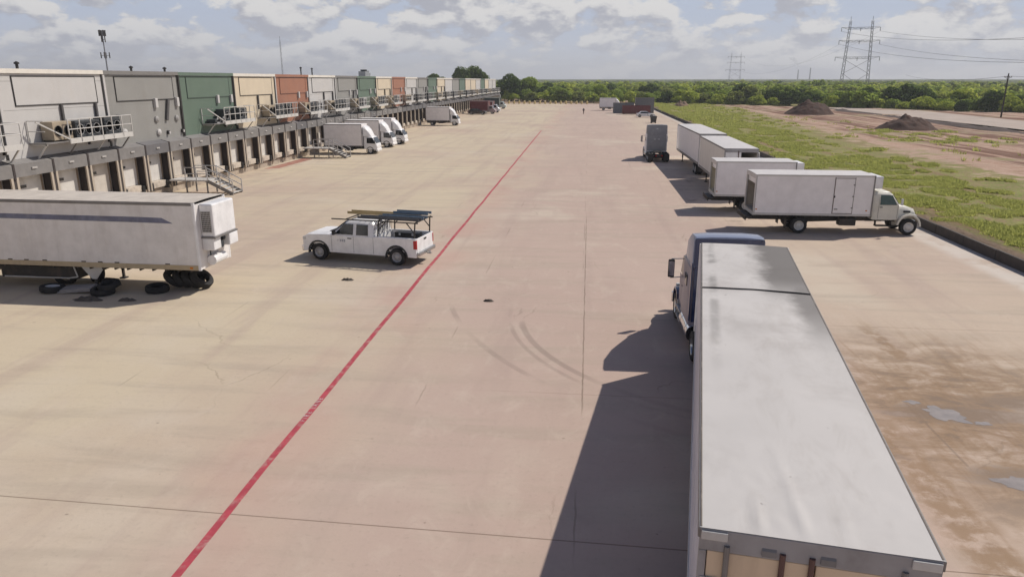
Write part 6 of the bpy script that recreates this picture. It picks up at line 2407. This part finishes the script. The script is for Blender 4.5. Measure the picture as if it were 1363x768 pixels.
# the wood behind the belt: reads as one mass
r = np.random.default_rng(5)
WV, WM = [], []
for i in range(1500):
    u = r.random()
    y = 380 + 620 * u ** 1.4
    tx = -0.22 + 0.86 * r.random()
    x = tx * y
    # stay behind the belt on the right, where it comes nearer
    h = 5.4 + 2.6 * r.random() + (1.6 if r.random() < 0.05 else 0)
    w = 7 + 4 * r.random()
    cs, rs = crown_lobes(h, w, 7, r)
    v, f = leaf_quads(cs, rs, 9, 0.75 + 0.5 * u, r)
    v[:, 2] = np.maximum(v[:, 2], 0.02)
    WV.append(v + np.array([x, y, 0]))
    WM.append(np.full(len(f), r.choice([0, 0, 1, 1, 2, 3])))
for i in range(420):
    y = 150 + 190 * r.random()
    x = (0.62 + 0.3 * r.random()) * y + 60
    h = 5.0 + 2.4 * r.random()
    cs, rs = crown_lobes(h, 8, 8, r)
    v, f = leaf_quads(cs, rs, 9, 0.6, r)
    v[:, 2] = np.maximum(v[:, 2], 0.02)
    WV.append(v + np.array([x, y, 0]))
    WM.append(np.full(len(f), r.choice([0, 0, 1, 1, 2, 3])))
for i in range(520):
    # gap between the belt and the wood, mostly hidden but seen between crowns
    y = 300 + 90 * r.random()
    x = (-0.2 + 0.8 * r.random()) * y
    fy = 0
    if x > 60 and y < 400 - 0.0 * x:
        pass
    if 0.62 * x + y < 372:
        continue
    h = 5.2 + 2.2 * r.random()
    cs, rs = crown_lobes(h, 8, 9, r)
    v, f = leaf_quads(cs, rs, 14, 0.5, r)
    v[:, 2] = np.maximum(v[:, 2], 0.02)
    WV.append(v + np.array([x, y, 0]))
    WM.append(np.full(len(f), r.choice([0, 0, 1, 1, 2, 3])))
WV = np.concatenate(WV)
WM = np.concatenate(WM)
wd = bpy.data.objects.new('wood', raw_mesh('wood', WV, np.arange(len(WV)).reshape(-1, 4), [LEAF['bright'], LEAF['mid'], LEAF['dark'], LEAF['olive']], mi=WM))
COL.objects.link(wd)
tag(wd, 'low green wood stretching away behind the tree belt', 'wood', kind='stuff')

# canopy of the far plain
can_m = bpy.data.materials.new('far_canopy')
can_m.use_nodes = True
n = NB(can_m.node_tree)
p = next(x for x in can_m.node_tree.nodes if x.type == 'BSDF_PRINCIPLED')
obj = n.node('ShaderNodeTexCoord').outputs['Object']
fa = n.noise(obj, 0.05, 5, 0.7)
fb = n.noise(obj, 0.006, 3, 0.6)
c = n.mix(n.ramp(fa, 0.35, 0.65), (0.05, 0.066, 0.036), (0.16, 0.18, 0.085))
c = n.mix(n.math('MULTIPLY', n.ramp(fb, 0.55, 0.7), 0.5), c, (0.13, 0.135, 0.06))
n.put(p.inputs['Base Color'], c)
p.inputs['Roughness'].default_value = 1.0
p.inputs['Specular IOR Level'].default_value = 0.0
na, nr = 420, 90
ang = np.linspace(R(-16), R(38), na)
rad_ = 860 * (5200 / 860) ** (np.linspace(0, 1, nr))
CV = []
for i in range(nr):
    for j in range(na):
        x, y = rad_[i] * math.sin(ang[j]), rad_[i] * math.cos(ang[j])
        z = 6.0 + 2.6 * mnoise.noise(Vector((x * 0.035, y * 0.02, 0))) + 1.4 * mnoise.noise(Vector((x * 0.12, y * 0.06, 3))) + 0.0009 * (rad_[i] - 860)
        z += (4.5 * mnoise.noise(Vector((x * 0.0016, 7, 0))) + 1.5) * max(0, (rad_[i] - 2500) / 2700)
        CV.append((x, y, z if i else -0.5))
CF = [(i * na + j, i * na + j + 1, (i + 1) * na + j + 1, (i + 1) * na + j) for i in range(nr - 1) for j in range(na - 1)]
cn = bpy.data.objects.new('far_wood', raw_mesh('far_wood', CV, CF, can_m))
COL.objects.link(cn)
tag(cn, 'dark wooded plain reaching to the horizon', 'wood', kind='stuff')

# grass and weeds on the verge behind the kerb wall
grass_m = leaf_material('verge_grass_blades', (0.34, 0.40, 0.10), (0.49, 0.52, 0.17), (0.50, 0.42, 0.22), scale=0.25, transl=0.45)
r = np.random.default_rng(21)
GVs = []


def tufts(n, x_of, y_rng, hs, ws, blades, dens_pow=1.0, thr=-0.12):
    cnt = 0
    tries = 0
    while cnt < n and tries < n * 8:
        tries += 1
        y = y_rng[0] + (y_rng[1] - y_rng[0]) * r.random() ** dens_pow
        x0, x1 = x_of(y)
        x = x0 + (x1 - x0) * r.random()
        nz = mnoise.noise(Vector((x * 0.30, y * 0.30, 9))) + 0.5 * mnoise.noise(Vector((x * 0.9, y * 0.9, 2)))
        rel = (x - x0) / (x1 - x0)
        nz -= 0.55 * max(0.0, mnoise.noise(Vector((x * 0.55, y * 0.035, 5))) - 0.05) * 3
        if nz < thr + 0.75 * max(0, rel - 0.45) / 0.55:
            continue
        cnt += 1
        zg = 0.47 + 0.30 * (mnoise.noise(Vector((x * 0.06, y * 0.04, 0.3)))) * (1 if x > 24 else 0)
        if x > 23.9:
            zg += 0.10 * mnoise.noise(Vector((x * 0.3, y * 0.2, 4)))
        h = hs * (0.45 + 0.9 * max(0.05, nz + 0.25)) * (0.7 + 0.6 * r.random())
        a = r.random(blades) * 2 * np.pi
        lean = 0.3 + 1.1 * r.random(blades)
        bx, by = x + ws * 0.5 * r.normal(size=blades) * 0.6, y + ws * 0.5 * r.normal(size=blades) * 0.6
        bw = ws * (0.06 + 0.08 * r.random(blades))
        hh = h * (0.5 + 0.6 * r.random(blades))
        p0 = np.stack([bx - bw * np.sin(a), by + bw * np.cos(a), np.full(blades, zg - 0.04)], 1)
        p1 = np.stack([bx + bw * np.sin(a), by - bw * np.cos(a), np.full(blades, zg - 0.04)], 1)
        p2 = np.stack([bx + np.cos(a) * lean * hh, by + np.sin(a) * lean * hh, zg + hh], 1)
        GVs.append(np.stack([p0, p1, p2], 1).reshape(-1, 3))


grass_rows = 1
ex = lambda y: (wall_x(y) + 0.75, 35.5 + 0.048 * y)
tufts(11000, ex, (28, 80), 0.24, 0.50, 12, thr=-0.10)
tufts(9000, ex, (80, 150), 0.27, 0.85, 11, thr=-0.10)
tufts(7000, ex, (150, 290), 0.34, 1.3, 9, thr=-0.10)
tufts(900, lambda y: (47, 68), (112, 138), 0.32, 1.0, 10, thr=0.10)
tufts(500, lambda y: (36, 75), (60, 190), 0.40, 0.8, 8, thr=0.38)
GVs = np.concatenate(GVs)
gr = bpy.data.objects.new('verge_grass', raw_mesh('verge_grass', GVs, np.arange(len(GVs)).reshape(-1, 3), grass_m, nper=3))
COL.objects.link(gr)
tag(gr, 'rough yellow green grass and weeds on the verge behind the dark kerb wall', 'grass', kind='stuff')

# ------------------------------------------------------------------ soil heaps and berm
soil = M('dark_heaped_soil', (0.068, 0.031, 0.020), 0.95, var=0.3, scale=0.8, dirt=(0.075, 0.045, 0.032), dirt_amt=0.4, dirt_scale=0.5, bump=0.8, bscale=3)
soil_b = M('brown_heaped_soil', (0.24, 0.155, 0.105), 0.95, var=0.25, scale=0.8, bump=0.8, bscale=3)


def heap(x, y, w, d, h, seed, mat, label, skew=0.0):
    nn = 44
    v, f = [], []
    for i in range(nn + 1):
        for j in range(nn + 1):
            u, q = -1.15 + 2.3 * i / nn, -1.15 + 2.3 * j / nn
            rr = math.hypot(u - skew * 0.2, q)
            z = h * max(0, 1 - rr) ** 0.85 + h * 0.28 * mnoise.noise(Vector((u * 3, q * 3, seed))) * max(0, 1.1 - rr) + 0.13 * h * mnoise.noise(Vector((u * 9, q * 9, seed))) * max(0, 1.1 - rr)
            z += h * 0.30 * max(0, 1 - math.hypot((u - 0.62 - skew * 0.1) / 0.5, q / 0.6))
            if rr > 1.08:
                z = -0.3
            v.append((u * w / 2, q * d / 2, z))
    for i in range(nn):
        for j in range(nn):
            a = i * (nn + 1) + j
            f.append((a, a + nn + 1, a + nn + 2, a + 1))
    o = bpy.data.objects.new('soil_heap', raw_mesh('soil_heap', v, f, mat))
    COL.objects.link(o)
    o.data.polygons.foreach_set('use_smooth', [True] * len(f))
    o.location = (x, y, 0.35)
    tag(o, label, 'soil heap')


heap(57.6, 203, 12.5, 9.0, 3.7, 1.0, soil, 'dark brown soil heap farther out, close in front of the tree belt')
heap(58.6, 142, 10.4, 8.0, 2.7, 5.0, soil, 'dark brown soil heap nearer the camera with weeds round its foot', skew=-1)
heap(31.5, 262, 5.5, 4.0, 1.9, 9.0, soil_b, 'small pale brown soil heap at the far end of the green verge')
bv, bf = [], []
nb = 160
for i in range(nb + 1):
    y = 60 + 170 * i / nb
    xc = 73.6 + 1.2 * mnoise.noise(Vector((y * 0.05, 0, 1)))
    hh = 0.7 + 0.6 * mnoise.noise(Vector((y * 0.13, 3, 1)))
    for (dx, k_) in ((-2.2, 0), (-1.0, 0.6), (0, 1), (0.9, 0.7), (2.0, 0)):
        bv.append((xc + dx, y, 0.35 + 0.55 * max(0.0, hh) * k_ + 0.25 * k_ * mnoise.noise(Vector((y * 0.6, dx, 0)))))
for i in range(nb):
    for j in range(4):
        a = i * 5 + j
        bf.append((a, a + 1, a + 6, a + 5))
bo = bpy.data.objects.new('earth_bank', raw_mesh('earth_bank', bv, bf, M('red_brown_bank', (0.055, 0.032, 0.024), 0.95, var=0.3, scale=0.4, bump=0.6, bscale=3)))
COL.objects.link(bo)
tag(bo, kind='structure')

# ------------------------------------------------------------------ pylons, masts, poles and wires
lat = M('hazy_lattice_steel', (0.17, 0.17, 0.18), 0.6, metal=0.2)


def pylon(x, y, rz, label):
    t = empty('transmission_tower', (x, y, 0), rz, label, 'pylon', 'lattice pylons on the horizon')
    H = 55.0
    def cx(s, z):
        return s * (10.2 - 2.0 * z / H)
    for s in (-1, 1):
        c = MB()
        nseg = 15
        for (a, b2) in ((-1, -1), (1, -1), (1, 1), (-1, 1)):
            for i in range(nseg):
                z0, z1 = H * i / nseg, H * (i + 1) / nseg
                w0, w1 = 1.15 - 0.45 * i / nseg, 1.15 - 0.45 * (i + 1) / nseg
                c.bar((cx(s, z0) + a * w0, b2 * w0, z0), (cx(s, z1) + a * w1, b2 * w1, z1), 0.2)
        for i in range(nseg):
            z0, z1 = H * i / nseg, H * (i + 1) / nseg
            w0, w1 = 1.15 - 0.45 * i / nseg, 1.15 - 0.45 * (i + 1) / nseg
            for b2 in (-1, 1):
                c.bar((cx(s, z0) - w0, b2 * w0, z0), (cx(s, z1) + w1, b2 * w1, z1), 0.12)
                c.bar((cx(s, z0) + w0, b2 * w0, z0), (cx(s, z1) - w1, b2 * w1, z1), 0.12)
        c.bar((cx(s, H), 0, H), (cx(s, H), 0, H + 3.4), 0.3)
        c.build('column', lat, t)
    for z, e in ((50.0, 6.0), (40.0, 6.5), (27.0, 7.5)):
        m_ = MB()
        xe = cx(1, z) + e
        for b2 in (-0.8, 0.8):
            m_.bar((-xe, 0, z), (xe, 0, z), 0.28)
            m_.bar((cx(-1, z), b2, z - 1.3), (cx(1, z), b2, z - 1.3), 0.22)
            for s in (-1, 1):
                m_.bar((s * xe, 0, z), (cx(s, z - 1.6), b2, z - 1.6), 0.2)
        for i in range(8):
            xa = cx(-1, z) + (cx(1, z) - cx(-1, z)) * i / 8
            xb = cx(-1, z) + (cx(1, z) - cx(-1, z)) * (i + 1) / 8
            m_.bar((xa, 0, z if i % 2 else z - 1.3), (xb, 0, z - 1.3 if i % 2 else z), 0.18)
        for xx in (-xe, 0, xe):
            m_.tube((xx, 0, z), (xx, 0, z - 3.0), 0.25, 6)
        m_.build('crossarm', lat, t)
    xb = MB()
    for z0, z1 in ((0, 14), (14, 25)):
        xb.bar((cx(-1, z0), 0, z0), (cx(1, z1), 0, z1), 0.24)
        xb.bar((cx(1, z0), 0, z0), (cx(-1, z1), 0, z1), 0.24)
    xb.build('cross_brace', lat, t)
    return t


P1, P2 = Vector((218.3, 650, 0)), Vector((266.7, 1430, 0))
az = math.atan2((P2 - P1).y, (P2 - P1).x) - math.pi / 2
pylon(P1.x, P1.y, az - 0.15, 'large lattice pylon with two columns standing out of the woods on the right')
pylon(P2.x, P2.y, az - 0.15, 'smaller distant lattice pylon left of the large one')
wire_m = M('dull_wire', (0.10, 0.10, 0.11), 0.6)
P0 = Vector((168.0, -150, 0))
for (z, side, lab) in ((47, 1, 'upper right power line sagging from the large pylon out of the right edge'), (47, -1, 'upper left power line sagging from the large pylon toward the right edge'),
                       (37, 1, 'lower right power line sagging from the large pylon out of the right edge'), (37, -1, 'lower left power line sagging from the large pylon toward the right edge')):
    q = MB()
    pts = []
    nrm = Vector((math.cos(az), math.sin(az), 0)) * (side * 15)
    for i in range(41):
        t_ = i / 40
        p = P1.lerp(P0, t_) + nrm
        pts.append((p.x, p.y, z - 4 * 22.0 * t_ * (1 - t_)))
    q.path(pts, 0.085, 5)
    tag(q.build('power_line', wire_m), lab, 'power line')
for (z, side, lab) in ((47, 1, 'faint power line between the two pylons, upper right strand'), (37, -1, 'faint power line between the two pylons, lower left strand')):
    q = MB()
    nrm = Vector((math.cos(az), math.sin(az), 0)) * (side * 15)
    pts = []
    for i in range(31):
        t_ = i / 30
        p = P1.lerp(P2, t_) + nrm
        pts.append((p.x, p.y, z - 4 * 20.0 * t_ * (1 - t_)))
    q.path(pts, 0.05, 5)
    tag(q.build('power_line', wire_m), lab, 'power line')

up = empty('utility_pole', (99.0, 190.5, 0.3), R(20), 'dark wooden utility pole beside the haul road at the right edge', 'utility pole')
q = MB()
q.tube((0, 0, 0), (0, 0, 10.3), 0.19, 10, r2=0.13)
q.build('pole', M('dark_pole_wood', (0.045, 0.036, 0.030), 0.85, var=0.25), up, smooth=60)
q = MB()
q.bar((-1.1, 0, 9.4), (1.1, 0, 9.4), 0.12)
q.bar((-0.7, 0, 9.35), (0, 0, 8.7), 0.05)
q.bar((0.7, 0, 9.35), (0, 0, 8.7), 0.05)
q.build('crossarm', dark_steel, up)
q = MB()
for x in (-1.0, -0.35, 0.35, 1.0):
    q.lathe([(0.05, 9.46), (0.09, 9.52), (0.05, 9.58), (0.08, 9.64), (0.01, 9.7)], (x, 0, 0), 'z', 8)
q.build('insulator', M('brown_ceramic', (0.12, 0.06, 0.04), 0.3), up)
q = MB()
q.path([(99.0 + 70 * i / 12, 190.5 - 22 * i / 12, 9.95 - 4 * 1.2 * (i / 12) * (1 - i / 12)) for i in range(13)], 0.035, 5)
tag(q.build('power_line', wire_m), 'low wire leaving the utility pole through the right edge', 'power line')
q = MB()
q.path([(99.0 + 60 * i / 14, 190.5 + 210 * i / 14, 9.95 + 1.5 * i / 14 - 4 * 1.6 * (i / 14) * (1 - i / 14)) for i in range(15)], 0.04, 5)
tag(q.build('power_line', wire_m), 'low wire running from the utility pole back over the woods', 'power line')

# cell mast and thin aerial behind the warehouse
ms = empty('phone_mast', (-101.3, 150, 0), 0, 'tall phone mast with antenna clusters rising behind the white and grey bays', 'mast')
q = MB()
q.tube((0, 0, 0), (0, 0, 19.0), 0.20, 10, r2=0.10)
q.build('pole', lat, ms)
for z, rr, nn in ((18.4, 0.60, 6), (17.2, 0.38, 3), (14.0, 0.8, 4)):
    q = MB()
    for i in range(nn):
        a = 2 * math.pi * i / nn + 0.4
        q.bar((0, 0, z), (rr * math.cos(a), rr * math.sin(a), z), 0.07)
        q.bar((rr * math.cos(a), rr * math.sin(a), z - 0.55), (rr * math.cos(a), rr * math.sin(a), z + 0.65), 0.15)
    q.build('antenna', dark_steel, ms)
an = empty('radio_aerial', (-126.0, 300, 0), 0, 'hair thin aerial rising behind the brick red bay', 'mast')
q = MB()
for a in range(3):
    t0 = 2 * math.pi * a / 3
    q.bar((0.28 * math.cos(t0), 0.28 * math.sin(t0), 0), (0.22 * math.cos(t0), 0.22 * math.sin(t0), 24.6), 0.06)
for i in range(30):
    a0, a1 = 2 * math.pi * (i % 3) / 3, 2 * math.pi * ((i + 1) % 3) / 3
    q.bar((0.27 * math.cos(a0), 0.27 * math.sin(a0), i * 0.8), (0.27 * math.cos(a1), 0.27 * math.sin(a1), (i + 1) * 0.8), 0.05)
q.build('pole', lat, an)
q = MB()
q.tube((0, 0, 24.6), (0, 0, 26.0), 0.06, 6)
q.build('antenna', lat, an)

# chimneys and their smoke on the horizon
for (x, h, lab) in ((796.4, 45, 'thin smoking chimney on the horizon between the two pylons'), (841.1, 52, 'thin chimney on the horizon just right of the smoking one')):
    c = empty('chimney', (x, 3000, 0), 0, lab, 'chimney')
    q = MB()
    q.tube((0, 0, 0), (0, 0, h), 3.0, 14, r2=2.0)
    q.build('stack', lat, c)
    q = MB()
    q.lathe([(2.0, h - 1.0), (2.5, h - 1.0), (2.5, h + 0.3), (2.0, h + 0.3)], (0, 0, 0), 'z', 14)
    q.build('rim', dark_steel, c)
sm = bpy.data.materials.new('white_steam')
sm.use_nodes = True
sm.node_tree.nodes.clear()
n = NB(sm.node_tree)
o = n.node('ShaderNodeOutputMaterial')
vol = n.node('ShaderNodeVolumePrincipled')
vol.inputs['Color'].default_value = (0.95, 0.95, 0.95, 1)
vol.inputs['Density'].default_value = 0.02
sm.node_tree.links.new(vol.outputs[0], o.inputs['Volume'])
q = MB()
secs = []
for i in range(12):
    u = i / 11
    rr = 2.5 + 11 * u
    secs.append([(796.4 - 30 * u ** 1.3 + rr * math.cos(a) * (1 + 0.25 * mnoise.noise(Vector((math.cos(a), math.sin(a), u * 5)))), 3000 + rr * math.sin(a), 46 + 45 * u ** 0.8) for a in [2 * math.pi * k / 14 for k in range(14)]])
q.loft(secs)
tag(q.build('steam_plume', sm), 'faint white steam plume drifting left from the smoking chimney', 'steam', kind='stuff')

# ------------------------------------------------------------------ air over the plain
hm = bpy.data.materials.new('pale_air')
hm.use_nodes = True
hm.node_tree.nodes.clear()
n = NB(hm.node_tree)
o = n.node('ShaderNodeOutputMaterial')
vol = n.node('ShaderNodeVolumePrincipled')
vol.inputs['Color'].default_value = (0.92, 0.95, 1.0, 1)
vol.inputs['Density'].default_value = HAZE
vol.inputs['Anisotropy'].default_value = 0.2
hm.node_tree.links.new(vol.outputs[0], o.inputs['Volume'])
q = MB()
q.box(-6600, 6600, -700, 6600, -1.06, 110)
tag(q.build('haze', hm), 'thin pale haze over the whole plain', 'haze', kind='stuff')
